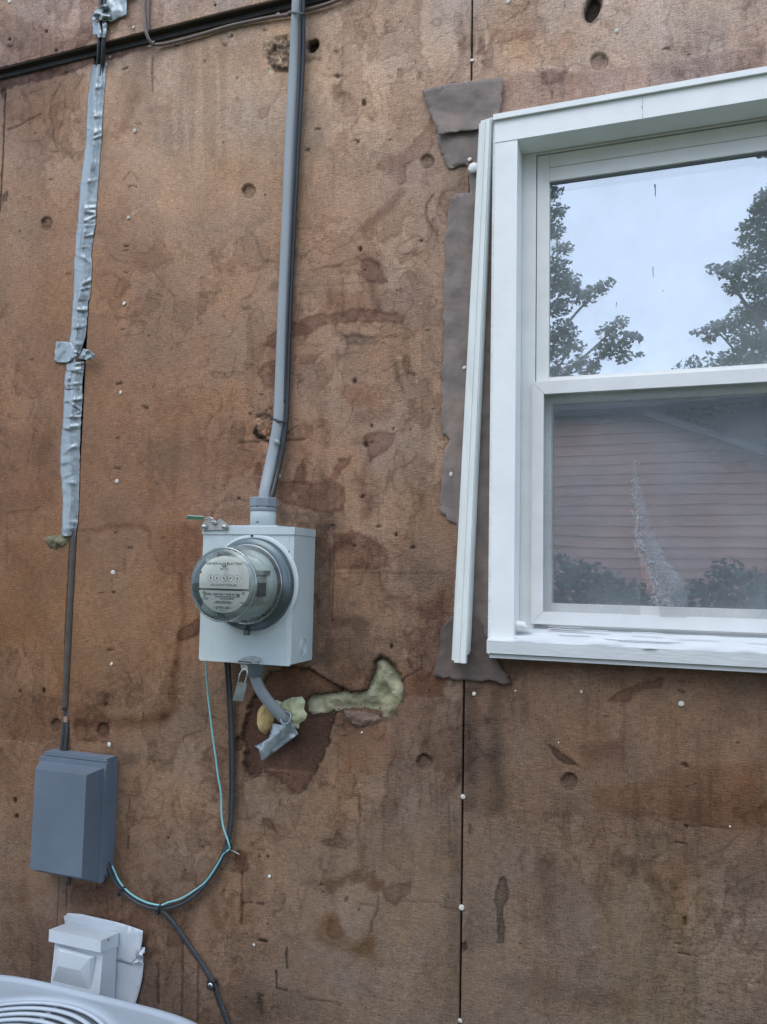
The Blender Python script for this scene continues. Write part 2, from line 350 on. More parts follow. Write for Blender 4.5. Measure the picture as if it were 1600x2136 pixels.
# weathered sheathing board: colour from wear and some shade painted into the boards, grain and specks from noise
def boardmat():
    m = bpy.data.materials.new('weathered_sheathing'); m.use_nodes = True; n = m.node_tree.nodes; L = m.node_tree.links
    b = n['Principled BSDF']; b.inputs['Specular IOR Level'].default_value = 0.18
    at = n.new('ShaderNodeAttribute'); at.attribute_name = 'weathering_and_shade'
    tc = n.new('ShaderNodeTexCoord')
    def noise(scale, st=(1, 1, 1), det=4, rough=0.6):
        mp = n.new('ShaderNodeMapping'); mp.inputs['Scale'].default_value = st
        nz = n.new('ShaderNodeTexNoise'); nz.inputs['Scale'].default_value = scale; nz.inputs['Detail'].default_value = det; nz.inputs['Roughness'].default_value = rough
        L.new(tc.outputs['Object'], mp.inputs[0]); L.new(mp.outputs[0], nz.inputs['Vector']); return nz.outputs[0]
    def rng(src, a, b2, c, d):
        r = n.new('ShaderNodeMapRange'); r.inputs[1].default_value = a; r.inputs[2].default_value = b2; r.inputs[3].default_value = c; r.inputs[4].default_value = d
        L.new(src, r.inputs[0]); return r.outputs[0]
    def mul(a, b2):
        r = n.new('ShaderNodeMath'); r.operation = 'MULTIPLY'; L.new(a, r.inputs[0]); L.new(b2, r.inputs[1]); return r.outputs[0]
    g1 = noise(330, (1, 1, 1.5), 3); g2 = noise(150, (.5, 1, 2.6), 3); g3 = noise(60, (1, 1, 1), 6, 0.75); g4 = noise(7, (1, 1, .7), 6, 0.6)
    fa = noise(260, (.22, 1, 1.6), 2); fb = noise(260, (1.6, 1, .22), 2)
    f = mul(mul(mul(rng(g1, .3, .7, .77, 1.23), mul(rng(fa, .35, .65, .88, 1.12), rng(fb, .35, .65, .91, 1.09))), rng(g2, .3, .7, .86, 1.14)), mul(rng(g3, .3, .7, .88, 1.12), rng(g4, .3, .7, .94, 1.06)))
    sp = noise(240, (1, 1, 1), 1, 0.5); sp = rng(sp, .64, .72, 1.0, 0.50)
    ls = noise(210, (.45, 1, 1.4), 1, 0.5); ls = rng(ls, .70, .76, 1.0, 1.45)
    f = mul(mul(f, sp), ls)
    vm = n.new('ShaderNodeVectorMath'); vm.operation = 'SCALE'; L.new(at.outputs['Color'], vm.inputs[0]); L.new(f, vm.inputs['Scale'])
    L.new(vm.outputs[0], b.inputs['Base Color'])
    L.new(rng(g3, .3, .7, .75, .95), b.inputs['Roughness'])
    hb = n.new('ShaderNodeMath'); hb.operation = 'ADD'; L.new(g1, hb.inputs[0]); L.new(g2, hb.inputs[1])
    bp = n.new('ShaderNodeBump'); bp.inputs['Strength'].default_value = 0.8; bp.inputs['Distance'].default_value = 0.0011
    L.new(hb.outputs[0], bp.inputs['Height']); L.new(bp.outputs[0], b.inputs['Normal'])
    return m
M['board'] = boardmat()
# ------------------------------------------------------------------ house wall
wall = thing('house_wall', (0, 0, 0.0), 'stripped house wall of bare brown water-stained sheathing board behind the electric meter and the window', 'wall')
# colour of the boards: a coarse field of hues with painted light falloff, then stains and painted shade; all given where they sit on the wall
GX = [0, 200, 400, 600, 800, 970, 1200, 1400, 1600]
GY = [0, 150, 300, 500, 700, 900, 1100, 1300, 1500, 1700, 1900, 2136]
GC = [
 [(146,130,128),(146,129,127),(150,134,128),(152,136,128),(154,140,133),(156,142,135),(158,145,140),(158,146,142),(156,145,142)],
 [(144,124,116),(150,130,118),(156,137,123),(157,139,125),(156,138,127),(154,140,134),(156,142,138),(154,142,140),(150,140,140)],
 [(142,119,106),(146,123,108),(151,130,114),(152,131,115),(150,131,119),(144,128,119),(144,128,119),(144,128,119),(144,128,119)],
 [(139,112,94),(143,114,95),(148,121,102),(148,122,105),(144,123,110),(142,124,113),(142,124,113),(142,124,113),(142,124,113)],
 [(132,103,84),(136,104,83),(140,110,89),(140,113,96),(138,116,104),(136,118,106),(136,118,106),(136,118,106),(136,118,106)],
 [(126,95,75),(130,97,76),(134,102,81),(136,107,90),(138,116,102),(137,118,105),(130,110,98),(130,110,98),(130,110,98)],
 [(127,93,68),(128,95,72),(131,98,78),(132,107,92),(136,114,100),(130,110,97),(125,105,95),(125,105,95),(125,105,95)],
 [(127,93,65),(130,97,69),(128,97,75),(124,101,86),(134,110,94),(118,96,84),(118,98,88),(118,98,88),(118,98,88)],
 [(118,87,66),(124,92,68),(124,101,83),(124,101,86),(126,100,84),(104,85,75),(122,98,82),(125,101,85),(122,98,84)],
 [(121,99,84),(126,104,88),(131,109,92),(126,107,91),(126,108,94),(110,95,85),(110,90,78),(114,91,77),(114,90,76)],
 [(116,96,82),(121,100,87),(125,104,89),(124,105,91),(125,108,94),(116,104,95),(118,105,96),(122,108,96),(122,108,98)],
 [(104,90,84),(108,93,86),(112,97,89),(116,102,91),(120,106,95),(114,102,92),(116,104,94),(114,102,92),(110,99,92)],
]
GC = np.array(GC, float)
_l = GC.mean(2, keepdims=True); GC = _l+(GC-_l)*0.65
GC *= np.interp(GY, [0, 300, 700, 1100, 1500, 2136], [1.02, 1.0, .98, .95, .90, .86])[:, None, None]       # light falling off downwards painted in, along with dirtier board low down
def field(px, py):
    fx = np.interp(px, GX, range(len(GX))); fy = np.interp(py, GY, range(len(GY)))
    i = np.minimum(fx.astype(int), len(GX)-2); j = np.minimum(fy.astype(int), len(GY)-2); a = (fx-i)[:, None]; b = (fy-j)[:, None]
    return (GC[j, i]*(1-a)+GC[j, i+1]*a)*(1-b)+(GC[j+1, i]*(1-a)+GC[j+1, i+1]*a)*b
MAUVE = (0.76, 0.70, 0.70); BROWN = (0.74, 0.66, 0.60); DARK = (0.52, 0.50, 0.50); RUST = (0.84, 0.70, 0.61); GREY = (0.74, 0.77, 0.78); PALE = (1.12, 1.12, 1.12); BLK = (0.25, 0.24, 0.24); WARM = (0.92, 0.84, 0.74)
# ('L', width, strength, tint, points) a run or tide line; ('P', softness, strength, tint, points) a stained area, some of them painted shade
ST = [
 ('P', 6, 1.15, (.66,.62,.65), [(0,140),(200,100),(300,75),(450,38),(600,4),(740,-6),(640,14),(560,36),(450,58),(330,95),(240,122),(200,132),(150,150),(60,172),(0,190)]),
 ('P', 10, .5, MAUVE, [(0,20),(120,60),(200,60),(180,100),(100,130),(0,148)]), ('P', 8, .5, MAUVE, [(170,0),(200,0),(195,90),(150,110),(110,105),(170,70)]),
 ('L', 10, .5, GREY, [(0,95),(40,95),(60,70),(45,55)]), ('L', 14, .35, RUST, [(330,0),(332,45)]), ('L', 10, .4, MAUVE, [(275,0),(277,70)]),
 ('P', 9, .22, MAUVE, [(0,180),(140,160),(125,260),(110,320),(40,300),(0,330)]),
 ('L', 6, .5, MAUVE, [(48,195),(62,220),(66,250)]), ('L', 5, .55, MAUVE, [(90,190),(93,215),(90,290)]), ('L', 5, .6, DARK, [(125,175),(110,200),(106,215),(108,275),(118,310)]), ('L', 4, .4, MAUVE, [(136,180),(137,225),(120,290)]),
 ('L', 4, .8, DARK, [(18,270),(40,262),(60,250),(85,238)]), ('L', 5, .6, DARK, [(108,318),(118,318),(128,310)]), ('L', 3, .9, BLK, [(11,195),(8,270),(3,400),(0,440)]), ('P', 4, .6, DARK, [(0,185),(14,185),(12,205),(0,208)]),
 ('L', 16, .55, MAUVE, [(285,118),(285,205)]), ('L', 12, .35, RUST, [(301,112),(302,170)]), ('L', 4, .7, DARK, [(318,118),(318,192)]), ('L', 22, .3, MAUVE, [(276,205),(265,240),(250,262)]), ('P', 8, .5, MAUVE, [(232,285),(262,252),(270,268),(240,292)]), ('L', 14, .35, MAUVE, [(308,226),(345,226),(352,228)]), ('L', 10, .35, MAUVE, [(318,230),(326,255)]), ('L', 5, .35, MAUVE, [(250,195),(274,210),(272,250),(255,250)]),
 ('L', 3, .4, DARK, [(258,375),(272,357),(288,374)]), ('P', 5, .5, DARK, [(6,408),(20,398),(17,420),(4,428)]), ('P', 6, .45, MAUVE, [(0,640),(14,632),(12,660),(0,668)]),
 # weathered knot and hole beside the service cable
 ('P', 9, .75, (0.70,0.72,0.74), [(548,90),(575,78),(612,74),(612,142),(585,152),(560,140),(552,118)]), ('P', 4, .7, DARK, [(560,134),(600,140),(606,150),(572,150)]), ('P', 7, .55, GREY, [(600,84),(662,78),(672,128),(640,134),(606,140)]), ('L', 7, .55, DARK, [(636,130),(655,124),(668,124)]),
 ('L', 7, .45, MAUVE, [(592,150),(588,180),(572,210)]), ('P', 8, .4, MAUVE, [(540,225),(570,215),(560,245),(543,248)]), ('L', 3, .55, DARK, [(695,159),(712,158)]), ('L', 3, .6, DARK, [(1075,121),(1090,119)]), ('L', 5, .35, MAUVE, [(945,110),(935,145),(920,165)]),
 ('P', 26, .38, GREY, [(640,180),(690,230),(672,330),(630,330),(622,250)]), ('P', 20, .25, GREY, [(605,330),(650,330),(640,470),(596,470)]),
 ('P', 7, .75, MAUVE, [(902,240),(880,262),(858,300),(835,318),(800,322),(784,348),(812,362),(835,384),(850,372),(846,345),(868,330),(888,332),(906,300)]),
 ('P', 9, .8, MAUVE, [(832,388),(800,430),(772,455),(752,480),(765,496),(790,472),(822,432),(852,396)]), ('P', 14, .3, MAUVE, [(905,280),(940,290),(930,420),(900,470),(880,380)]),
 ('L', 4, .55, DARK, [(905,405),(888,430),(892,460),(905,480),(912,492)]), ('L', 3, .4, DARK, [(912,400),(930,404)]), ('P', 10, .4, GREY, [(925,270),(965,300),(975,400),(935,402)]),
 ('P', 6, .7, MAUVE, [(752,538),(768,535),(790,540),(803,575),(806,592),(770,590),(752,562)]), ('L', 11, .6, MAUVE, [(779,588),(782,650)]), ('L', 4, .4, MAUVE, [(612,568),(690,556),(745,550)]), ('L', 4, .45, MAUVE, [(615,598),(700,594),(756,588),(805,581)]),
 ('P', 7, .55, MAUVE, [(872,516),(862,536),(848,545),(832,550),(832,534),(845,530),(858,518)]), ('L', 6, .3, GREY, [(800,640),(850,622),(880,640)]),
 ('P', 7, .95, MAUVE, [(606,700),(612,670),(645,658),(712,654),(755,644),(780,640),(806,650),(848,656),(842,670),(790,671),(720,674),(675,676),(650,690),(636,702)]), ('P', 8, .85, MAUVE, [(578,684),(586,688),(584,722),(552,722),(560,704)]),
 ('L', 5, .75, MAUVE, [(606,718),(640,718),(662,720)]), ('P', 8, .6, GREY, [(718,702),(786,700),(780,716),(724,720)]), ('L', 5, .4, DARK, [(720,706),(800,702),(846,696)]),
 ('P', 7, .7, MAUVE, [(618,742),(672,734),(650,762),(628,764)]), ('P', 8, .65, MAUVE, [(582,748),(584,806),(552,808),(540,780),(556,758)]), ('P', 9, .3, RUST, [(676,612),(760,605),(770,650),(670,655)]),
 ('L', 9, .75, (0.6,0.6,0.58), [(826,752),(830,780),(836,816)]), ('L', 10, .45, GREY, [(848,672),(850,720),(848,762),(852,778)]), ('L', 4, .6, DARK, [(852,778),(868,780)]), ('L', 4, .35, MAUVE, [(868,780),(925,766)]), ('L', 5, .35, MAUVE, [(612,805),(680,812),(740,806)]),
 ('P', 10, .45, RUST, [(700,810),(790,800),(800,850),(730,850)]), ('P', 9, .5, MAUVE, [(738,860),(800,848),(826,862),(806,880),(760,884),(735,880)]), ('L', 9, .55, MAUVE, [(868,840),(862,860),(845,880),(838,900)]),
 ('P', 7, .85, MAUVE, [(762,905),(790,900),(826,908),(806,940),(784,948),(770,962)]), ('L', 13, .75, MAUVE, [(776,950),(762,975),(760,1010),(758,1028)]), ('P', 10, .6, MAUVE, [(756,1020),(778,1030),(772,1085),(750,1092)]),
 ('L', 9, .5, MAUVE, [(839,951),(841,985),(852,1011),(876,1031),(878,1060),(852,1090),(848,1118)]), ('P', 12, .28, MAUVE, [(840,955),(882,945),(905,975),(885,1010),(860,1010)]),
 ('P', 6, .9, MAUVE, [(620,972),(632,962),(640,985),(636,1005),(614,1008)]), ('P', 7, .9, MAUVE, [(706,958),(732,956),(724,974),(700,996),(672,1004),(690,985)]), ('P', 8, .85, MAUVE, [(566,1010),(620,1004),(690,1000),(722,1018),(718,1060),(690,1072),(640,1060),(590,1052),(572,1035)]), ('P', 5, .55, PALE, [(650,1005),(672,1006),(668,1022),(648,1020)]), ('P', 6, .4, PALE, [(590,1024),(626,1026),(622,1044),(594,1042)]),
 ('P', 6, .7, MAUVE, [(534,965),(546,962),(548,990),(532,990)]), ('P', 6, .7, MAUVE, [(535,995),(556,998),(548,1020),(536,1018)]),
 # broken patch behind the cable above the meter
 ('P', 5, .45, GREY, [(545,868),(572,845),(576,905),(560,925),(540,908)]), ('P', 3, .85, BLK, [(528,904),(536,886),(538,905),(545,912),(562,918),(564,930),(545,920),(532,910)]), ('L', 4, .7, DARK, [(498,924),(540,921),(575,920),(636,916)]), ('L', 3, .7, DARK, [(598,902),(608,896),(620,888)]),
 # around the meter: grime, old caulk and the box's shadow painted on its right
 ('L', 6, .5, DARK, [(438,1082),(452,1052),(480,1040),(520,1046)]), ('P', 12, .5, MAUVE, [(380,1090),(420,1090),(420,1210),(384,1210)]), ('P', 10, .45, MAUVE, [(470,1060),(520,1050),(520,1085),(445,1086)]),
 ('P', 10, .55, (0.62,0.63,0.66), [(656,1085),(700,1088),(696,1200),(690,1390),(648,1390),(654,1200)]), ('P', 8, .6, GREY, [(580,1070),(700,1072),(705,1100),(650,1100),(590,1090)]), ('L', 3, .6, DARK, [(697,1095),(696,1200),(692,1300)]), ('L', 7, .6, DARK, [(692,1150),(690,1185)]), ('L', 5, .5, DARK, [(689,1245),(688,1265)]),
 ('P', 8, .95, MAUVE, [(698,1112),(733,1104),(775,1125),(803,1150),(815,1182),(777,1184),(700,1188)]), ('P', 12, .45, DARK, [(698,1108),(745,1112),(735,1140),(700,1150)]),
 ('L', 22, .75, MAUVE, [(792,1205),(803,1240),(834,1252),(865,1268),(896,1268),(921,1248)]), ('L', 13, .7, MAUVE, [(921,1235),(920,1280),(914,1345)]), ('P', 14, .4, MAUVE, [(880,1290),(922,1260),(915,1400),(880,1440),(860,1380)]), ('L', 3, .4, DARK, [(700,1195),(780,1194),(870,1197),(926,1196)]), ('L', 3, .35, PALE, [(700,1192),(800,1191)]),
 ('P', 12, .6, (0.62,0.60,0.62), [(694,1284),(745,1280),(774,1290),(768,1335),(738,1340),(728,1310),(694,1306)]), ('P', 16, .4, (0.7,0.7,0.74), [(690,1310),(760,1330),(790,1370),(750,1430),(680,1420),(665,1395)]),
 ('L', 4, .8, DARK, [(880,1370),(879,1394),(862,1404),(846,1412),(840,1420)]), ('P', 9, .75, RUST, [(846,1412),(880,1395),(930,1416),(924,1452),(850,1450)]), ('P', 6, .8, (1.12,1.16,1.14), [(932,1420),(964,1420),(964,1468),(946,1462),(926,1445)]),
 ('P', 14, .35, RUST, [(700,1500),(800,1520),(860,1560),(790,1620),(720,1610),(695,1560)]), ('L', 6, .4, MAUVE, [(862,1620),(864,1540),(872,1510),(905,1505)]), ('L', 4, .4, RUST, [(728,1540),(730,1610)]), ('L', 5, .4, RUST, [(760,1560),(770,1625)]), ('L', 5, .45, BROWN, [(895,1440),(905,1480),(900,1500)]),
 # big tide mark left of the meter
 ('L', 11, .85, BROWN, [(380,1203),(382,1255),(379,1326),(368,1382)]), ('L', 17, .95, BROWN, [(368,1382),(362,1425),(364,1472),(343,1493)]), ('L', 20, .85, BROWN, [(343,1493),(300,1503),(250,1508),(160,1506)]), ('L', 10, .35, BROWN, [(345,1330),(346,1440)]), ('P', 8, .8, (0.66,0.6,0.62), [(372,1315),(416,1290),(416,1325),(392,1336),(376,1332)]), ('P', 7, .5, (1.0,1.03,1.06), [(388,1340),(412,1335),(470,1392),(500,1520),(450,1640),(330,1700),(230,1700),(250,1540),(340,1505),(372,1480),(378,1400)]),
 ('L', 8, .65, BROWN, [(165,1106),(215,1100),(260,1096),(300,1096),(315,1110),(313,1135)]), ('P', 6, .5, (1.08,1.1,1.14), [(180,1112),(260,1104),(305,1104),(311,1120),(250,1121),(200,1126)]), ('L', 7, .45, BROWN, [(313,1135),(325,1170),(338,1190),(375,1198)]), ('P', 18, .3, BROWN, [(330,1100),(400,1100),(385,1200),(330,1180)]), ('L', 7, .5, BROWN, [(262,1170),(262,1185),(240,1185)]),
 ('L', 6, .75, BROWN, [(14,1070),(38,1064),(68,1063),(80,1060)]), ('L', 4, .3, BROWN, [(14,1075),(14,1180)]), ('P', 16, .35, MAUVE, [(0,900),(120,900),(118,1055),(60,1060),(0,1055)]), ('P', 12, .35, (0.8,0.72,0.66), [(0,1440),(130,1450),(130,1545),(0,1540)]), ('L', 3, .4, PALE, [(0,1546),(70,1549),(126,1551)]), ('P', 16, .22, RUST, [(0,1120),(90,1130),(95,1330),(0,1330)]),
 ('P', 8, .6, MAUVE, [(148,1480),(190,1470),(230,1500),(225,1550),(160,1545)]), ('P', 6, .5, MAUVE, [(200,1450),(222,1440),(228,1470),(205,1475)]), ('P', 20, .25, (1.06,1.04,1.0), [(170,1220),(330,1220),(330,1430),(170,1430)]),
 ('P', 12, .55, (0.62,0.64,0.66), [(248,1570),(298,1575),(292,1600),(256,1600)]), ('P', 5, .6, (0.72,0.74,0.72), [(274,1630),(290,1618),(294,1650),(280,1660)]), ('L', 3, .7, DARK, [(271,1665),(270,1692)]), ('L', 3, .7, DARK, [(268,1745),(267,1772)]), ('L', 3, .35, PALE, [(276,1670),(275,1760)]),
 ('L', 6, .55, BROWN, [(322,1640),(341,1665),(340,1690),(330,1704),(294,1708)]), ('L', 5, .5, BROWN, [(312,1726),(316,1745),(338,1769)]), ('L', 5, .45, DARK, [(364,1690),(360,1703)]), ('P', 4, .6, DARK, [(318,1586),(328,1588),(324,1594)]),
 ('L', 15, .5, BROWN, [(48,1835),(55,1890),(72,1950)]), ('L', 4, .55, DARK, [(138,1840),(138,1900)]), ('L', 16, .25, MAUVE, [(30,1880),(90,1860)]), ('P', 20, .2, GREY, [(0,1840),(50,1840),(55,1990),(0,1990)]), ('P', 16, .35, MAUVE, [(140,1830),(250,1860),(330,1910),(300,1960),(210,1890),(140,1900)]), ('L', 5, .45, DARK, [(86,1870),(92,1862)]),
 ('P', 7, .85, (0.68,0.58,0.54), [(492,1775),(512,1780),(516,1812),(500,1822),(486,1815)]), ('L', 4, .9, (0.66,0.52,0.44), [(505,1815),(505,1865),(504,1926)]), ('L', 14, .55, BROWN, [(446,1878),(452,1920),(466,1946)]), ('L', 10, .35, MAUVE, [(400,1925),(430,1950)]),
 ('L', 7, .75, MAUVE, [(350,1940),(349,2000),(349,2052)]), ('L', 4, .7, DARK, [(329,2010),(329,2094)]), ('L', 4, .75, DARK, [(381,1955),(380,2040),(378,2125)]), ('L', 4, .7, DARK, [(413,2017),(411,2129)]), ('L', 6, .6, MAUVE, [(79,1940),(78,2045)]), ('L', 4, .5, MAUVE, [(68,1960),(66,2045)]), ('L', 18, .35, MAUVE, [(356,1960),(355,2040)]), ('L', 22, .3, MAUVE, [(385,1990),(384,2120)]), ('L', 26, .25, BROWN, [(10,1930),(15,2040)]),
 # lower middle board
 ('L', 7, .75, MAUVE, [(500,1707),(522,1710),(541,1698)]), ('P', 4, .85, MAUVE, [(548,1708),(566,1708),(582,1736),(560,1728),(545,1722)]), ('P', 5, .85, MAUVE, [(667,1753),(696,1748),(703,1728),(718,1746),(738,1752),(720,1774),(679,1764)]), ('L', 7, .5, BROWN, [(706,1655),(708,1690),(709,1735)]), ('L', 4, .75, MAUVE, [(750,1655),(750,1713),(741,1750)]), ('L', 7, .55, MAUVE, [(798,1679),(800,1792)]), ('L', 5, .45, MAUVE, [(840,1695),(841,1755),(836,1820)]), ('P', 26, .25, MAUVE, [(760,1660),(830,1660),(830,1820),(760,1820)]), ('L', 6, .4, BROWN, [(500,1745),(560,1742),(640,1745)]), ('L', 5, .35, GREY, [(600,1834),(670,1836)]),
 ('P', 9, .80, BROWN, [(668,1837),(705,1832),(747,1815),(760,1822),(775,1820),(803,1844),(797,1860),(775,1863),(761,1846),(727,1837),(701,1854),(690,1872)]), ('P', 6, .8, MAUVE, [(796,1854),(820,1846),(856,1840),(856,1862),(838,1876),(826,1886),(799,1872)]), ('L', 14, .5, (0.82,0.76,0.6), [(755,1770),(757,1810)]),
 ('P', 12, .75, (0.80,0.71,0.60), [(655,1944),(668,1915),(684,1904),(706,1909),(722,1940),(748,1966),(766,1945),(777,1920),(784,1957),(775,1998),(741,1990),(693,1978),(662,1963)]), ('P', 6, .5, MAUVE, [(682,1920),(706,1915),(722,1945),(705,1960),(684,1950)]), ('P', 10, .45, (1.05,1.06,1.08), [(706,1852),(745,1842),(780,1868),(774,1918),(727,1930),(700,1895)]), ('L', 5, .8, DARK, [(784,1870),(786,1900),(777,1915),(776,1940)]), ('L', 4, .6, DARK, [(752,1887),(780,1888)]), ('P', 3, .7, DARK, [(716,1870),(725,1868),(724,1882),(715,1880)]), ('L', 9, .4, BROWN, [(694,1872),(698,1900),(690,1915)]),
 ('P', 14, .4, (0.85,0.78,0.62), [(740,1960),(790,1950),(800,2010),(770,2030),(740,2000)]), ('P', 12, .5, (0.74,0.76,0.76), [(936,1690),(962,1690),(958,2136),(930,2136),(926,2080),(940,1900)]), ('L', 4, .45, (0.6,0.6,0.58), [(936,1680),(937,1780)]), ('P', 14, .35, GREY, [(500,2030),(640,2070),(730,2100),(720,2136),(500,2136)]), ('P', 14, .4, (0.7,0.72,0.78), [(490,2070),(545,2080),(560,2136),(490,2136)]),
 ('L', 4, .9, BLK, [(536,1884),(550,1886)]), ('L', 4, .9, BLK, [(541,1961),(555,1964)]), ('L', 3, .9, BLK, [(598,1978),(597,1995),(599,2019)]), ('L', 3, .9, BLK, [(575,2026),(577,2062),(590,2066),(599,2065)]), ('L', 3, .6, DARK, [(637,2083),(690,2090),(713,2096)]), ('L', 8, .85, BLK, [(543,2082),(542,2118)]), ('L', 3, .8, BLK, [(536,2074),(549,2077)]), ('L', 3, .6, DARK, [(563,2130),(566,2102),(580,2100)]), ('L', 6, .4, DARK, [(748,2045),(782,2080)]), ('L', 3, .45, DARK, [(840,1880),(910,1882)]), ('L', 5, .6, DARK, [(910,1882),(925,1892),(955,1898)]), ('P', 4, .5, GREY, [(925,1878),(934,1855),(940,1880),(930,1890)]),
 ('L', 5, .7, DARK, [(957,1615),(957,1635)]), ('L', 5, .7, DARK, [(955,1800),(954,1820)]), ('L', 4, .7, DARK, [(980,1720),(980,1738)]), ('L', 6, .6, DARK, [(949,2015),(948,2030)]), ('L', 4, .7, DARK, [(979,1525),(978,1542)]), ('L', 5, .7, DARK, [(957,1474),(957,1488)]), ('L', 5, .5, GREY, [(920,2130),(930,2100),(945,2095)]), ('P', 5, .7, DARK, [(963,1968),(972,1960),(974,1980),(964,1986)]),
 # under the window: the sill's shade painted below it, then stains
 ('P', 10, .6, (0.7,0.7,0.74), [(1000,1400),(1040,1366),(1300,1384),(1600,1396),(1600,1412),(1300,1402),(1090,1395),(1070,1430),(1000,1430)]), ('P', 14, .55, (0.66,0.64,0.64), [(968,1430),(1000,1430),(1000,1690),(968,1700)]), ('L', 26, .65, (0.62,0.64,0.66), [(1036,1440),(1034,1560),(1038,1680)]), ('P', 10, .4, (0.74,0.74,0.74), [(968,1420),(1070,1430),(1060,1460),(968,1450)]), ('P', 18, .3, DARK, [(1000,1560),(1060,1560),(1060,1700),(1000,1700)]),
 ('P', 5, .85, MAUVE, [(1266,1462),(1290,1442),(1318,1432),(1318,1460),(1300,1464),(1284,1462)]), ('P', 6, .75, MAUVE, [(1318,1432),(1384,1416),(1380,1436),(1350,1438),(1318,1446)]), ('L', 5, .5, MAUVE, [(1303,1464),(1302,1540),(1300,1600)]), ('P', 14, .4, MAUVE, [(1200,1550),(1302,1545),(1300,1585),(1220,1590)]), ('P', 5, .7, DARK, [(1140,1545),(1166,1560),(1200,1590),(1210,1600),(1180,1595),(1160,1575)]), ('L', 6, .35, MAUVE, [(1140,1550),(1160,1600),(1210,1600),(1300,1603)]), ('L', 4, .5, MAUVE, [(1118,1490),(1122,1508)]), ('P', 10, .35, (1.1,1.12,1.1), [(1190,1410),(1230,1400),(1262,1440),(1240,1460),(1200,1440)]), ('L', 5, .4, MAUVE, [(1040,1465),(1055,1480),(1110,1480)]),
 ('P', 14, .55, (0.86,0.76,0.66), [(1230,1640),(1330,1630),(1400,1600),(1600,1590),(1600,1730),(1480,1720),(1380,1706),(1300,1698),(1240,1690)]), ('P', 12, .35, MAUVE, [(1150,1660),(1205,1655),(1210,1700),(1160,1705)]), ('L', 8, .3, (0.7,0.66,0.64), [(1060,1690),(1160,1700),(1280,1690),(1400,1706),(1600,1738)]), ('L', 4, .4, PALE, [(1380,1711),(1440,1716),(1600,1746)]), ('P', 4, .85, DARK, [(1418,1592),(1430,1588),(1440,1598),(1428,1600)]), ('P', 8, .5, (0.72,0.76,0.72), [(1320,1740),(1395,1735),(1400,1772),(1360,1790),(1325,1775)]), ('L', 3, .5, DARK, [(1430,1722),(1520,1726)]), ('P', 3, .8, BLK, [(1428,1718),(1436,1720),(1433,1726)]),
 ('P', 5, .75, (0.56,0.58,0.58), [(1042,1835),(1054,1828),(1060,1850),(1062,1870),(1048,1900),(1056,1940),(1050,1968),(1034,1970),(1040,1930),(1030,1880)]), ('L', 8, .5, (0.7,0.68,0.66), [(1100,1770),(1085,1790),(1090,1815)]), ('L', 5, .4, MAUVE, [(1070,1865),(1072,1900),(1140,1930)]), ('P', 22, .35, (0.86,0.82,0.7), [(1240,1800),(1430,1790),(1460,2136),(1280,2136),(1250,1960)]), ('P', 20, .45, (0.72,0.70,0.68), [(1020,2040),(1120,2030),(1260,2060),(1320,2100),(1240,2110),(1100,2070)]), ('L', 6, .5, (0.66,0.64,0.62), [(1205,1960),(1240,1990),(1210,2000),(1211,2030)]), ('P', 12, .4, (0.75,0.73,0.7), [(1230,1770),(1330,1780),(1400,1800),(1330,1808),(1250,1800)]), ('L', 9, .35, (0.78,0.74,0.64), [(1245,1790),(1246,1880),(1270,1920)]), ('L', 9, .45, (0.76,0.72,0.66), [(1456,1850),(1453,2000),(1448,2136)]), ('L', 7, .35, (0.95,0.78,0.72), [(1430,1730),(1428,1900),(1424,2136)]), ('P', 3, .8, DARK, [(1424,1912),(1432,1912),(1431,1932),(1423,1930)]),
 ('L', 3, .9, BLK, [(1408,1755),(1431,1760)]), ('L', 3, .9, BLK, [(1416,1988),(1440,1993)]), ('L', 3, .8, BLK, [(1408,1967),(1419,1970)]), ('L', 3, .8, BLK, [(1414,1441),(1428,1444)]), ('L', 3, .7, DARK, [(1414,1420),(1428,1421)]), ('P', 20, .3, BROWN, [(1480,1440),(1600,1430),(1600,1520),(1520,1510)]), ('P', 3, .6, DARK, [(1389,1932),(1394,1934),(1392,1940)]), ('P', 12, .3, GREY, [(970,1850),(1030,1840),(1040,1980),(970,1990)]),
 # mauve runs at the top right
 ('P', 10, .45, (0.78,0.76,0.82), [(1040,165),(1130,140),(1140,150),(1230,150),(1330,138),(1420,125),(1600,95),(1600,140),(1300,200),(1030,240)]), ('P', 8, .35, MAUVE, [(1130,155),(1180,150),(1175,175),(1125,180)]), ('L', 3, .5, DARK, [(1130,178),(1140,177)]), ('L', 4, .6, DARK, [(1151,190),(1152,205)]), ('P', 3, .8, DARK, [(1473,104),(1482,104),(1480,110)]), ('L', 5, .55, DARK, [(1002,80),(1003,96)]), ('L', 4, .5, DARK, [(984,95),(985,108)]), ('P', 16, .25, RUST, [(1060,60),(1200,70),(1180,140),(1060,130)]),
]
GOUGE = [(262,142),(287,260),(262,508),(263,567),(258,688),(250,801),(246,915),(243,1112),(238,1237),(230,1357),(226,1475),(281,391),(550,60),(520,1880),(1394,101),(700,158),(246,975),(262,520),(305,850),(636,315),(660,265),(740,295),(830,600),(480,75),(468,88)]
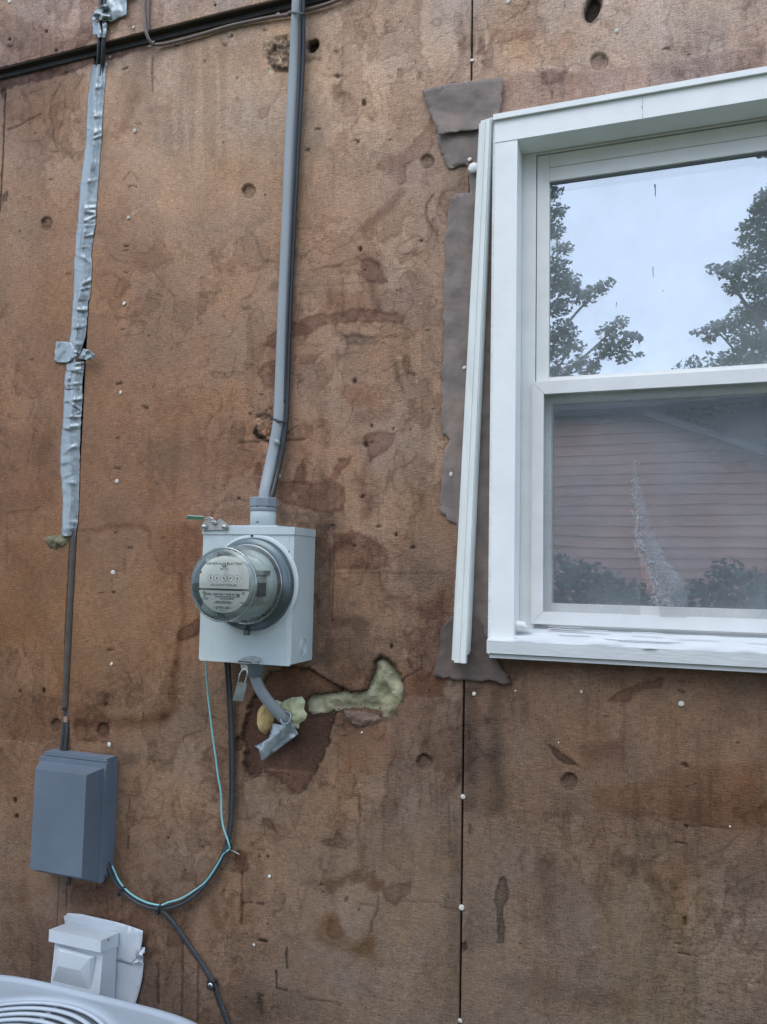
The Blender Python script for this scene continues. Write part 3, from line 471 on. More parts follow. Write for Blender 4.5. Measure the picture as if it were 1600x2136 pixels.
HOLES = [(758,214,5,8),(747,294,3,3),(814,292,2,2),(740,795,3,6),(763,928,4,6),(774,888,3,4),(820,893,2,3),(855,895,2,3),(752,519,4,6),(806,588,2,2),(756,1035,3,3),(791,1099,4,3),(826,1115,4,4),(862,1142,5,3),(739,1140,3,3),(817,1348,4,4),(748,1898,2,2),(670,1846,2,2),(541,1786,2,3),(558,1786,3,4),(350,1749,3,3),(33,1669,4,5),(36,1703,4,6),(91,1440,4,5),(878,502,4,3),(762,563,2,2),(935,790,3,3),(498,1040,4,3),(40,1442,2,3),(20,82,3,3),(97,65,3,3),(450,12,3,3),(116,105,3,3)]
PLUGS = [(97,466,11,13),(519,398,13,14),(891,336,13,14),(884,1590,15,16),(1187,1630,16,17),(215,1524,12,15),(117,1513,10,13),(1250,128,18,17),(497,1552,10,14)]
DEEP = [(652,97,12,13),(1236,18,16,27)]
STRIP = [(506,1520),(516,1485),(526,1458),(545,1420),(562,1400),(605,1392),(647,1396),(660,1405),(675,1413),(690,1424),(714,1437),(714,1470),(697,1492),(692,1515),(689,1537),(680,1560),(669,1587),(655,1618),(633,1649),(616,1655),(604,1648),(588,1635),(582,1624),(571,1618),(557,1613),(548,1604),(543,1617),(530,1620),(518,1617),(512,1600),(510,1565)]
GASH = [(796,1370),(784,1380),(781,1395),(768,1420),(765,1438),(750,1444),(734,1445),(714,1438),(690,1446),(647,1450),(634,1462),(640,1485),(647,1494),(668,1490),(689,1486),(714,1480),(735,1478),(760,1478),(787,1484),(794,1498),(806,1500),(822,1488),(827,1475),(836,1468),(842,1452),(840,1436),(836,1419),(826,1398),(813,1382),(806,1376)]
def psd(px, py, poly):
    """signed distance to a polygon, positive inside"""
    P = np.array(poly, float); d = np.full(px.shape, 1e9); ins = np.zeros(px.shape, bool)
    for i in range(len(P)):
        a, b = P[i], P[(i+1) % len(P)]; e = b-a; L = e@e+1e-9
        t = np.clip(((px-a[0])*e[0]+(py-a[1])*e[1])/L, 0, 1)
        d = np.minimum(d, (px-a[0]-t*e[0])**2+(py-a[1]-t*e[1])**2)
        c = (a[1] > py) != (b[1] > py)
        ins ^= c & (px < e[0]*(py-a[1])/(e[1] if abs(e[1]) > 1e-9 else 1e-9)+a[0])
    return np.where(ins, 1, -1)*np.sqrt(d)
def pld(px, py, pts):
    P = np.array(pts, float); d = np.full(px.shape, 1e9)
    for i in range(len(P)-1):
        a, b = P[i], P[i+1]; e = b-a; L = e@e+1e-9
        t = np.clip(((px-a[0])*e[0]+(py-a[1])*e[1])/L, 0, 1)
        d = np.minimum(d, (px-a[0]-t*e[0])**2+(py-a[1]-t*e[1])**2)
    return np.sqrt(d)
sm = lambda t: np.clip(t, 0, 1)**2*(3-2*np.clip(t, 0, 1))
def weather_and_shade(px, py):
    """photo colour of the board and depth of its dents at wall points given in photo pixels"""
    n1 = fbm(px, py, 46, 3)-.5; n2 = fbm(px, py, 46, 4)-.5; n3 = fbm(px, py, 11, 5, 3)-.5; n4 = fbm(px, py, 11, 6, 3)-.5
    wx = px+22*n1+9*n3; wy = py+22*n2+9*n4
    col = field(px, py); dep = np.zeros(px.shape)
    # soft mottling of the whole board
    mt = fbm(px, py*0.8, 170, 11, 5); m2 = fbm(px, py*0.7, 60, 12, 5); m3 = fbm(px*1.6, py*0.35, 70, 13, 4)
    col *= (1+0.13*(mt-.5)+0.13*(m2-.5)+0.10*(m3-.5))[:, None]
    hue = (fbm(px, py, 120, 15, 4)-.5)[:, None]; col *= 1+hue*np.array([[0.10, 0.0, -0.14]])
    # faint tide marks everywhere: thin darker contours
    cn = fbm(px, py, 210, 21, 4); e = np.abs(((cn*9) % 1)-.5); 
    tm = sm((fbm(px, py, 300, 23, 2)-.40)/.16); col *= (1-0.24*np.clip(1-e/(0.04+.06*vnoise(px, py, 40, 24)), 0, 1)*tm*(.4+1.2*n3+.3))[:, None]
    for sc_, sd_, st_, th_ in ((150, 51, .11, .56), (85, 53, .10, .58), (48, 57, .09, .60)):
        c2 = fbm(px*1.15, py*.8, sc_, sd_, 5); mm = sm((c2-th_)/.022); rim = np.exp(-((c2-th_)/.016)**2)
        col *= 1-(.75*st_*mm+.17*rim*(vnoise(px, py, 60, sd_+1) > .42))[:, None]*np.array([[.85, 1, 1.06]])*(.35+.65*tm)[:, None]
    dr = fbm(px*1.0, py*.07, 26, 61, 4); col *= 1-(.07*sm((dr-.60)/.06)*sm((fbm(px, py, 240, 62, 2)-.46)/.1))[:, None]       # drips
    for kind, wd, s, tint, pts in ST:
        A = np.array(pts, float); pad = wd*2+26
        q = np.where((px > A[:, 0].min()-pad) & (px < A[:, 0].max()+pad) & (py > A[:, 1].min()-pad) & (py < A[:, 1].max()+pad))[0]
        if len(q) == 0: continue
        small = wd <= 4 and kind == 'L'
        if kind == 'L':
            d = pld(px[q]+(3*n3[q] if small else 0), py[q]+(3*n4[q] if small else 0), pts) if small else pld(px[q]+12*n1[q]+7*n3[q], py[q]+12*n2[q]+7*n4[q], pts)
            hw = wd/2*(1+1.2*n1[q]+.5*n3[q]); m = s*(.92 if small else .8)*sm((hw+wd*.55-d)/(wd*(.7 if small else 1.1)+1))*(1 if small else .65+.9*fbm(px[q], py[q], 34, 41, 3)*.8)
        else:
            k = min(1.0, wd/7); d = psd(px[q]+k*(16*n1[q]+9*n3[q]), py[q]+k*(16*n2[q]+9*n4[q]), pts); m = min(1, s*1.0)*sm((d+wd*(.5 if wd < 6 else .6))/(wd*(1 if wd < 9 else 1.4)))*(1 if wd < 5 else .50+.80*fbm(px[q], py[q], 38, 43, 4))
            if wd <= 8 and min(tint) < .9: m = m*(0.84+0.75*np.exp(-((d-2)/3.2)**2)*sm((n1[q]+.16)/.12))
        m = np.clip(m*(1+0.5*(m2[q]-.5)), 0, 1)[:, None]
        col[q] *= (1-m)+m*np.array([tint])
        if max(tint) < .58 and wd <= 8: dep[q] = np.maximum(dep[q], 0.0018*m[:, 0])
    rg = np.random.RandomState(5)
    for gx, gy in GOUGE:
        q = np.where((abs(px-gx) < 16) & (abs(py-gy) < 10))[0]; ww = rg.uniform(5, 9); hh = rg.uniform(1.8, 3.2); tl = rg.uniform(-.2, .1)
        d = ((wx[q]-gx)/ww)**2+((wy[q]-gy-tl*(px[q]-gx))/hh)**2; m = 0.7*sm(1.5-d); col[q] *= (1-m[:, None]*0.6); dep[q] = np.maximum(dep[q], .002*m)
    for gx, gy, a, b in HOLES:
        q = np.where((abs(px-gx) < 16) & (abs(py-gy) < 16))[0]; d = ((px[q]+5*n3[q]-gx)/a)**2+((py[q]+5*n4[q]-gy)/b)**2; m = sm(1.5-d); col[q] *= (1-m[:, None]*0.58); dep[q] = np.maximum(dep[q], .003*m)
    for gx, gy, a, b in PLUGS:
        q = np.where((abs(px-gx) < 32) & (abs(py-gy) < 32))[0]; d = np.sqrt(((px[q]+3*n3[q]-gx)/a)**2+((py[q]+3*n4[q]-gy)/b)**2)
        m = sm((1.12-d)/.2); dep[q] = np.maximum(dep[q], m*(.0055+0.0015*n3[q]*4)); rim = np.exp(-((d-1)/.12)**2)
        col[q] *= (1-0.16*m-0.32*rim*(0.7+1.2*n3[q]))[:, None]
    for gx, gy, a, b in DEEP:
        q = np.where((abs(px-gx) < 60) & (abs(py-gy) < 60))[0]; d = np.sqrt(((px[q]+6*n3[q]-gx-(gy-py[q])*.18)/a)**2+((py[q]+6*n4[q]-gy)/b)**2); m = sm((1.1-d)/.2); dep[q] = np.maximum(dep[q], .014*m); col[q] *= (1-0.72*m-0.18*np.exp(-((d-1.15)/.2)**2))[:, None]
    # rough weathered fibre round the knot and where the board broke
    for pl in ([(548,85),(612,72),(612,148),(560,148)], [(534,868),(572,845),(576,930),(540,925)]):
        q = np.where((px > 520) & (px < 640) & (py > 50) & (py < 950))[0]; m = sm((psd(px[q], py[q], pl)+6)/12); dep[q] = np.maximum(dep[q], m*.006*np.abs(n3[q])*4); col[q] *= 1+(m*1.5*n4[q])[:, None]
    # area under the meter where the face layer has come away
    q = np.where((px > 490) & (px < 730) & (py > 1370) & (py < 1670))[0]
    n5 = fbm(px[q], py[q], 5, 65, 2)-.5; d = psd(px[q]+13*n3[q]+8*n1[q]+5*n5, py[q]+13*n4[q]+8*n2[q]+5*n5, STRIP); m = sm((d+1.5)/3)
    inner = np.array([[70, 56, 51]])*(1+0.5*(m2[q]-.5)+0.35*(m3[q]-.5))[:, None]
    top = sm((1475-py[q])/60)[:, None]; inner = inner*(1-top)+np.array([[86, 68, 58]])*(1+.4*(m2[q]-.5))[:, None]*top
    ln = np.exp(-((py[q]-1606-(px[q]-550)*.09)/2.5)**2)*(px[q] > 545); inner = inner*(1+.35*ln)[:, None]; low = sm((py[q]-1612)/8)[:, None]; inner = inner*(1+0.12*low)
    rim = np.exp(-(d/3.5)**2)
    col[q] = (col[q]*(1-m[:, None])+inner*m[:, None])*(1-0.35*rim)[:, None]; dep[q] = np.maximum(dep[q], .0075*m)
    # crumbled edge of the long gash
    q = np.where((px > 600) & (px < 880) & (py > 1340) & (py < 1530))[0]; d = psd(px[q]+6*n3[q], py[q]+6*n4[q], GASH); m = sm((d+12)/12)
    col[q] *= (1-0.35*m*(0.6+1.6*n3[q]))[:, None]; dep[q] = np.maximum(dep[q], .004*sm((d+6)/6)+.003*m*np.abs(n4[q])*3)
    # staple nicks and pin holes
    rg = np.random.RandomState(9)
    for k in range(240):
        gx, gy = rg.uniform(0, 1600), rg.uniform(60, 2136); r = rg.uniform(1.2, 2.4); f = rg.uniform(.15, .55); el = rg.choice([1, 1, 2.5, .5])
        q = np.where((abs(px-gx) < 9) & (abs(py-gy) < 9))[0]
        if len(q): m = sm(1.7-((px[q]-gx)/(r*el))**2-((py[q]-gy)/r)**2); col[q] *= (1-f*m)[:, None]
    bow = (fbm(px, py, 420, 31, 2)-.5)*.004+(fbm(px, py, 90, 33, 2)-.5)*.0016+(fbm(px, py, 16, 35, 3)-.5)*.0009
    return np.clip(col, 8, 235), dep+bow
def proj(P):
    q = (P-CAM)@MC.T; return q[:, 0]/q[:, 2]*FPX+800, q[:, 1]/q[:, 2]*FPX+1068
def axis_lines(a, b, fa, fb, s=0.003, c=0.06):
    out = [a]
    def seg(u, v, st):
        n = max(1, int(math.ceil((v-u)/st))); out.extend((u+(v-u)*np.arange(1, n+1)/n).tolist())
    f0, f1 = max(a, fa), min(b, fb)
    if f1 <= f0: seg(a, b, c)
    else:
        if f0 > a: seg(a, f0, c)
        seg(f0, f1, s)
        if b > f1: seg(f1, b, c)
    return np.array(out)
VX, VZ = (-2.05, 0.45), (0.50, 3.30)
def panel(name, x0, x1, z0, z1, y=0.0, hole=None, gash=False, thick=0.012, close=None):
    xs = axis_lines(x0, x1, *VX); zs = axis_lines(z0, z1, *VZ)
    X, Z = np.meshgrid(xs, zs); nx, nz = len(xs), len(zs); x = X.ravel(); z = Z.ravel()
    if close is not None: x = x+close(z)*np.clip((x-x1+.09)/.09, 0, 1)
    px, py = proj(np.stack([x, np.full(x.shape, y), z], 1))
    vis = (x > VX[0]) & (x < VX[1]) & (z > VZ[0]) & (z < VZ[1])
    col, dep = weather_and_shade(np.clip(px, -900, 2300), np.clip(py, -500, 3400))
    dep = np.where(vis, dep, 0)
    V = np.stack([x, y+dep, z], 1)
    idx = np.arange(nx*nz).reshape(nz, nx)
    F = np.stack([idx[:-1, :-1], idx[:-1, 1:], idx[1:, 1:], idx[1:, :-1]], -1).reshape(-1, 4)
    keep = np.ones(len(F), bool)
    c = V[F].mean(1)
    if hole is not None: keep &= ~((c[:, 0] > hole[0]) & (c[:, 0] < hole[1]) & (c[:, 2] > hole[2]) & (c[:, 2] < hole[3]))
    if gash:
        cx, cy = proj(c*np.array([1, 0, 1])); q = np.where((cx > 600) & (cx < 880) & (cy > 1340) & (cy < 1530))[0]
        n3 = fbm(cx[q], cy[q], 11, 5, 3)-.5; n4 = fbm(cx[q], cy[q], 11, 6, 3)-.5
        keep[q[psd(cx[q]+8*n3, cy[q]+8*n4, GASH) > 0]] = False
    F = F[keep]
    # edges: every open border gets the thickness of the board
    E = np.concatenate([F[:, [0, 1]], F[:, [1, 2]], F[:, [2, 3]], F[:, [3, 0]]]); key = np.sort(E, 1); kk = key[:, 0]*(nx*nz)+key[:, 1]
    u, inv, cnt = np.unique(kk, return_inverse=True, return_counts=True); B = E[cnt[inv] == 1]
    bv = np.unique(B); mp = {v: nx*nz+i for i, v in enumerate(bv)}
    back = V[bv].copy(); back[:, 1] = y+thick+0.001
    G = np.array([[b, a, mp[a], mp[b]] for a, b in B])
    V = np.concatenate([V, back]); F = np.concatenate([F, G]); col = np.concatenate([col, col[bv]*0.75])
    used = np.zeros(len(V), bool); used[F.ravel()] = True; rm = np.cumsum(used)-1; V = V[used]; F = rm[F]; col = col[used]
    me = bpy.data.meshes.new(name); me.vertices.add(len(V)); me.vertices.foreach_set('co', V.astype(np.float32).ravel())
    me.loops.add(F.size); me.loops.foreach_set('vertex_index', F.astype(np.int32).ravel())
    me.polygons.add(len(F)); me.polygons.foreach_set('loop_start', np.arange(0, F.size, 4, dtype=np.int32))
    me.update(calc_edges=True); me.validate()
    a = me.attributes.new('weathering_and_shade', 'FLOAT_COLOR', 'POINT')
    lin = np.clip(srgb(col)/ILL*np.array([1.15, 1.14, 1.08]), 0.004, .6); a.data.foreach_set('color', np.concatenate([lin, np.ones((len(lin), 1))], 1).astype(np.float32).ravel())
    me.shade_smooth(); me.materials.append(M['board'])
    o = link(bpy.data.objects.new(name, me)); o.parent = wall
    return o
LEDGE = 2.955
WX0, WX1, WZ0, WZ1 = -0.300, 0.80, 1.575, 2.600       # opening for the window
JL, JR, JM = -1.302, -1.281, -0.3595
pA = panel('sheathing_panel', -2.6, JL, 0.15, LEDGE-.004, close=lambda z: np.interp(z, [1.02, 1.10, 1.36, 1.55], [.0195, .0195, .009, 0]))
pB = panel('sheathing_panel', JR, JM-.0022, 0.15, LEDGE-.004, gash=True)
pC = panel('sheathing_panel', JM+.0022, 1.7, 0.15, LEDGE-.004+.35, hole=(WX0, WX1, WZ0, WZ1))
pE = panel('sheathing_panel', -0.66, JM-.0022, LEDGE-.002, LEDGE+.35)
pD = panel('sheathing_panel', -2.6, -0.664, LEDGE, 3.55, y=-0.022, thick=0.034)
box('flashing_strip', -2.6, -0.665, -0.0205, 0.012, LEDGE-0.003, LEDGE-0.0006, M['backing'], wall, 0)
box('tar_strip', -2.6, -0.665, -0.0065, 0.004, LEDGE-0.015, LEDGE-0.0035, pm('tar_felt_edge', (.062, .058, .062), .85, .3, 25, .001, 80), wall, .001)
bm = bmesh.new()
for a in ((-2.6, -0.55, 0.1, 3.6), (0.95, 1.7, 0.1, 3.6), (-0.55, 0.95, 0.1, 1.50), (-0.55, 0.95, 2.68, 3.6), (-0.55, -0.30, 1.50, 2.68), (0.80, 0.95, 1.50, 2.68)):
    cbox(bm, a[0], a[1], 0.034, 0.10, a[2], a[3])
add_bm('wall_core', bm, M['backing'], wall)
box('foundation', -2.6, 1.7, 0.02, 0.2, -0.05, 0.15, pm('concrete', (0.30, 0.29, 0.27), 0.85, 0.15, 12, 0.002, 60), wall, 0)

# nails: a head on a shank, one mesh, one part per nail
def nail_mesh():
    V, F = [], []
    prof = [(0.0015, 0.006), (0.0015, 0.0), (0.0056, 0.0), (0.0058, -0.0008), (0.0048, -0.0016), (0.0018, -0.0019)]; n = 10
    for r, a in prof:
        for k in range(n): t = 2*math.pi*k/n; V.append((r*math.cos(t), a, r*math.sin(t)))
    for i in range(len(prof)-1):
        for k in range(n): F.append([i*n+k, i*n+(k+1) % n, (i+1)*n+(k+1) % n, (i+1)*n+k])
    F.append([(len(prof)-1)*n+k for k in range(n)])
    me = bpy.data.meshes.new('nail'); me.from_pydata(V, [], F); me.materials.append(M['nail']); me.shade_smooth(); me.update(); return me
NM = nail_mesh()
def nail(px, py, y=-0.001, s=1.0, tilt=0.25, parent=None):
    p = W(px, py, y)
    par = parent or (pD if py < 148-px*.233 and px < 640 else pA if px < 140 and py > 200 else pC if (p[0] > JM) else pB)
    if par is pD: p = W(px, py, -0.0225)
    o = link(bpy.data.objects.new('nail', NM)); o.parent = par; o.location = Vector(p.tolist())
    s *= random.uniform(.74, .98); o.scale = (s, random.uniform(.5, 1.2), s*random.uniform(.85, 1.05)); o.rotation_euler = (random.uniform(-tilt, tilt), random.uniform(0, 3), random.uniform(-tilt, tilt))
for q in [(20,3),(230,119),(221,135),(281,273),(268,454),(259,633),(252,819),(244,1004),(236,1194),(233,1385),(228,1553),(580,30),(581,993),(985,126),(1286,65),(1060,4),(980,333),(1421,1468,1.12),(966,1662),(963,1893),(960,2129),(562,1828,.85),(1523,1724,.5),(1075,1441,.5),(1165,1549,.35),(1213,1443,.6),(989,1447,.8),(530,1971,.7),(303,31,.6),(940,989),(969,767),(279,58,.7),(195,143,.5),(755,1528,.5)]:
    nail(q[0], q[1], s=q[2] if len(q) > 2 else 1.0, y=-0.0045 if q[:2] in ((940,989),(969,767),(980,333)) else -0.001)
# ------------------------------------------------------------------ window
win = thing('window', W(1300, 1370, 0), 'white double-hung window with a torn insect screen over its lower half', 'window')
def X_(px, py, y): return float(W(px, py, y)[0])
def Z_(px, py, y): return float(W(px, py, y)[2])
CF = -0.032                                     # front face of the casing
cx0 = X_(1028, 800, CF); cx1 = X_(1077, 600, CF); cz1 = Z_(1077, 291, CF); cz2 = Z_(1031, 254, CF)
sill_f = -0.046
sz0 = Z_(1018, 1362, sill_f); sz1 = Z_(1018, 1336, sill_f)
FR = 0.028                                      # front face of the vinyl frame
fx0 = X_(1090, 700, FR)
sxg0 = X_(1119, 600, FR+.002); sxg1 = X_(1145, 600, FR+.004)
WR = 2*0.30+cx0+0.26                            # right edge of the casing: beyond the picture
W_R = 0.72
ogz1 = Z_(1145, 382, .034); rail1 = Z_(1146, 788, .036); rail0 = Z_(1136, 822, .022)
scr = 0.020
lx = X_(1133, 1050, scr); lz0 = Z_(1133, 1276, scr); lz_o = Z_(1110, 1301, scr); lxo = X_(1109, 1050, scr)
def frame_piece(name, x0, x1, y0, y1, z0, z1, mat, bev=0.0015, label=None): return box(name, x0, x1, y0, y1, z0, z1, mat, win, bev, label)
# casing: two jambs, the head, the band over it
bm = bmesh.new(); cbox(bm, cx0, cx1, CF, FR-0.002, sz1-0.01, cz1-0.0006); add_bm('side_casing', bm, M['white'], win, bevel=0.002)
bm = bmesh.new(); cbox(bm, W_R-(cx1-cx0), W_R, CF, FR-0.002, sz1-0.01, cz1-0.0006); add_bm('side_casing', bm, M['white'], win, bevel=0.002)
frame_piece('head_casing', cx0-.001, W_R+.001, CF-.001, FR-0.002, cz1, cz2, M['white'], 0.002)
bm = bmesh.new(); cbox(bm, cx0-.003, W_R+.004, CF-.007, -.003, cz2+.0006, Z_(1031, 238, CF-.007))      # band over the head
add_bm('drip_cap', bm, M['white'], win, bevel=0.001)
frame_piece('casing_edge', cx0-.0055, cx0-.0006, CF+.004, -.001, sz0-.004, cz2-.004, M['white_old'], .001)
bm = bmesh.new()                                  # joint in the head casing
for z in np.linspace(cz1+.003, cz2-.004, 9): cbox(bm, X_(1339, 215, CF)+random.uniform(-.001, .001), X_(1339, 215, CF)+random.uniform(.0012, .0026), CF-.0014, CF-.0005, z-.002, z+random.uniform(.001, .0026))
add_bm('casing_joint', bm, pm('joint_dirt', (0.45, 0.46, 0.44), .8, .2, 60), win)
# vinyl frame
ft = Z_(1117, 322, FR)                            # top of the sash opening
frame_piece('frame_jamb', fx0-.012, sxg0-.0015, FR, FR+.05, lz_o-.02, ft+.03, M['vinyl'], .0015)
frame_piece('frame_jamb', W_R-.06, W_R-.03, FR, FR+.05, lz_o-.02, ft+.03, M['vinyl'], .0015)
frame_piece('frame_head', fx0-.012, W_R-.03, FR+.0005, FR+.06, ft, ft+.06, M['vinyl'], .0015)
XR = W_R-.066
tz = Z_(1122, 352, FR+.004)
# the upper sash: stiles, head, meeting rail, glass
up = frame_piece('upper_sash', sxg0, sxg1, FR+.005, FR+.045, rail1-.03, ft-.002, M['vinyl'], .0012)
box('sash_rail', sxg1+.0003, XR, FR+.0055, FR+.045, tz-.0005, ft-.0022, M['vinyl'], up, .001)
box('sash_rail', sxg1+.0003, XR, FR+.0048, FR+.044, ogz1+.003, tz-.002, M['vinyl'], up, .0012)
box('sash_stile', XR+.0003, XR+.03, FR+.005, FR+.045, rail1-.03, ft-.002, M['vinyl'], up, .0012)
box('glazing_bead', sxg1+.0003, XR, FR+.0105, FR+.03, ogz1-.0005, ogz1+.0028, M['pvc'], up, 0)
box('meeting_rail', sxg1-.0+.0003, XR, FR+.0045, FR+.04, rail0+.012, rail1, M['vinyl'], up, .0015)
GU, GLo = FR+.014, FR+.052
V = [(sxg1-.004, GU, rail1-.01), (XR+.004, GU, rail1-.01), (XR+.004, GU, ogz1+.006), (sxg1-.004, GU, ogz1+.006)]
add('window_pane', V, [[0, 1, 2, 3]], M['pane'], up)
add('inner_pane', [(x, y+.014+.0045*(z-1.9)+.002*x, z) for x, y, z in V], [[0, 1, 2, 3]], M['pane2'], up)
# lower sash behind the screen
sx = X_(1149, 1050, FR+.03); sb = Z_(1150, 1259, FR+.03); st = Z_(1150, 838, FR+.03)
lo = box('lower_sash', lxo, sx, FR+.03, FR+.062, lz_o-.01, rail0+.04, M['vinyl'], win, .002)
box('sash_rail', sx+.0003, XR, FR+.0302, FR+.062, lz_o-.01, sb, M['vinyl'], lo, .002)
box('sash_rail', sx+.0003, XR, FR+.0302, FR+.062, st, rail0+.04, M['vinyl'], lo, .002)
box('sash_stile', XR+.0003, XR+.03, FR+.03, FR+.062, lz_o-.01, rail0+.04, M['vinyl'], lo, .002)
V = [(sx-.004, GLo, sb-.004), (XR+.004, GLo, sb-.004), (XR+.004, GLo, st+.004), (sx-.004, GLo, st+.004)]
add('window_pane', V, [[0, 1, 2, 3]], M['pane'], lo)
add('inner_pane', [(x, y+.014+.002*(z-1.9), z) for x, y, z in V], [[0, 1, 2, 3]], M['pane2'], lo)
# insect screen: mitred frame and torn cloth
def mitre(name, q, par):
    bm = bmesh.new(); hexa(bm, [(p[0], scr, p[1]) for p in q]+[(p[0], FR+.0035, p[1]) for p in q]); return add_bm(name, bm, M['screen_bar'], par, bevel=.0012)
stz = Z_(1110, 797, scr); g = .0005
xr1, xr0 = XR+.03, XR+.005
sf = mitre('insect_screen', [(lxo, stz), (lx, rail0), (lx, lz0), (lxo, lz_o)], win)
mitre('screen_bar', [(lxo+g, stz), (xr1-g, stz), (xr0-g, rail0), (lx+g, rail0)], sf)
mitre('screen_bar', [(lx+g, lz0), (xr0-g, lz0), (xr1-g, lz_o), (lxo+g, lz_o)], sf)
mitre('screen_bar', [(xr0, rail0), (xr1, stz), (xr1, lz_o), (xr0, lz0)], sf)
TEAR = [(1320, 950), (1322, 1000), (1326, 1050), (1327, 1100), (1331, 1140), (1345, 1170), (1360, 1200), (1370, 1235), (1378, 1264)]
TEARL = [(1320, 950), (1320, 1000), (1323, 1050), (1324, 1100), (1327, 1140), (1331, 1160), (1334, 1190), (1336, 1230), (1336, 1264)]
SY = scr+.006
def cloth(name, pts_l, pts_r, lay=0.0, n=18):
    V, F = [], []; m = len(pts_l)
    for a, b in zip(pts_l, pts_r):
        for k in range(n+1):
            t = k/n; p = W(a[0]+(b[0]-a[0])*t, a[1]+(b[1]-a[1])*t, SY); V.append((p[0], SY-lay*(1 if lay else 0)*(1-t)**2+.0015*math.sin(p[0]*40+p[2]*11), p[2]))
    for i in range(m-1):
        for k in range(n): F.append([i*(n+1)+k, (i+1)*(n+1)+k, (i+1)*(n+1)+k+1, i*(n+1)+k+1])
    return add(name, V, F, M['screen'], sf, True)
top_y = 812
ys = [820, 880]+[p[1] for p in TEARL[:-1]]+[1283]
def tx(T, y): return float(np.interp(y, [p[1] for p in T], [p[0] for p in T]))
cloth('screen_cloth', [(1130, y) for y in ys], [(tx(TEARL, y), y) for y in ys])
# right piece to the far side of the frame, its torn edge curling outwards
V, F = [], []; n = 16
for j, y in enumerate(ys):
    a = W(tx(TEAR, y), y, SY)
    for k in range(n+1):
        t = k/n; xx = a[0]+(xr0+.003-a[0])*t; V.append((xx, SY-(.010*sm(np.array((y-900)/350.))*math.exp(-((xx-a[0])/.06)**2)), a[2]+(0 if j not in (0, len(ys)-1) else 0)))
for j in range(len(ys)-1):
    for k in range(n): F.append([j*(n+1)+k, (j+1)*(n+1)+k, (j+1)*(n+1)+k+1, j*(n+1)+k+1])
# straighten top and bottom rows to the bars
for k in range(n+1): V[k] = (V[k][0], V[k][1], rail0+.002); V[(len(ys)-1)*(n+1)+k] = (V[(len(ys)-1)*(n+1)+k][0], V[(len(ys)-1)*(n+1)+k][1], lz0-.002)
add('screen_cloth', V, F, M['screen'], sf, True)
# the doubled strip of cloth folded back along the tear
rg = random.Random(3)
FL = [(a, tx(TEAR, a)) for a in np.linspace(962, 1264, 60)]
V, F = [], []
for j, (y, x0) in enumerate(FL):
    wd = np.interp(y, [962, 1040, 1110, 1170, 1220, 1264], [3, 16, 34, 50, 62, 70])*(1+.35*(vnoise(y, 3, 13, 7)-.5)+.3*(vnoise(y, 5, 3.5, 8)-.5))
    for k in range(9):
        t = k/8; p = W(x0+wd*t, y, SY-.009-.004*math.sin(t*3)); V.append(tuple(p))
for j in range(len(FL)-1):
    for k in range(8): F.append([j*9+k, (j+1)*9+k, (j+1)*9+k+1, j*9+k+1])
add('folded_screen_cloth', V, F, M['screen_pale'], sf, True)
V, F = [], []
for k in range(420):
    y = rg.uniform(955, 1262); x = tx(TEAR, y)+rg.gauss(2, 4+6*max(0, (y-1100)/160)); dense = (y-900)/360
    if rg.random() > dense*1.1: continue
    L = rg.uniform(3, 11)*(.6+dense*.7); a = rg.choice([rg.gauss(1.4, .5), rg.gauss(.2, .6), rg.gauss(2.6, .5)])
    dx, dy = math.cos(a)*L, math.sin(a)*L; c = rg.uniform(-.5, .5); dep = rg.uniform(0, .012)
    P = [W(x+dx*t-dy*c*t*t, min(1272, y+dy*t+dx*c*t*t), SY-.006-dep*t) for t in (0, .35, .7, 1)]
    tube_geo(P, .00032, 3, None, (0, 1, 0), V, F, False)
o = add('frayed_threads', V, F, M['thread'], sf); o['kind'] = 'stuff'
# sill: sloping top, front board with flaking paint, thin drip lip
sxa = X_(1015, 1362, sill_f)
bm = bmesh.new(); st1 = Z_(1080, 1303, FR-.004)
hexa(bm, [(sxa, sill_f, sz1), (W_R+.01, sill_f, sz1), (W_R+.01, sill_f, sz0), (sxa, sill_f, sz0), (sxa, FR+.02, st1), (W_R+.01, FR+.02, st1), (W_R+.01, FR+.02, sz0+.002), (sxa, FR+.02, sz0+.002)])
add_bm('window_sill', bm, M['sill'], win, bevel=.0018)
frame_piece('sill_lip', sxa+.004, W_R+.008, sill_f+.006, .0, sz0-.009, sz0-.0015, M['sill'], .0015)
V, F = [], []
def flake(px, py, L, h, lift):
    """a lifted ribbon of old paint on the front board or the slope of the sill"""
    p0 = W(px, py, sill_f-.0012); n = max(3, int(L/9)); base = len(V)
    for k in range(n+1):
        t = k/n; x = p0[0]+L*.00083*t; zz = p0[2]+rg.uniform(-.0006, .0006); e = math.sin(math.pi*min(1, max(0, t)))*.7+.3
        hh = h*.00083*e*rg.uniform(.6, 1.2)
        V.append((x, sill_f-.0004, zz+hh)); V.append((x, sill_f-.0012-lift*e*rg.uniform(.5, 1.2), zz))
    for k in range(n): F.append([base+2*k, base+2*k+1, base+2*k+3, base+2*k+2])
for a in [(1066,1329,50,4,.003),(1222,1336,48,6,.004),(1340,1352,30,4,.003),(1530,1352,46,4,.003),(1110,1322,40,3,.002),(1430,1345,60,3,.002),(1270,1333,30,4,.003)]: flake(*a)
o = add('flaking_paint', V, F, M['sill'], win, True)
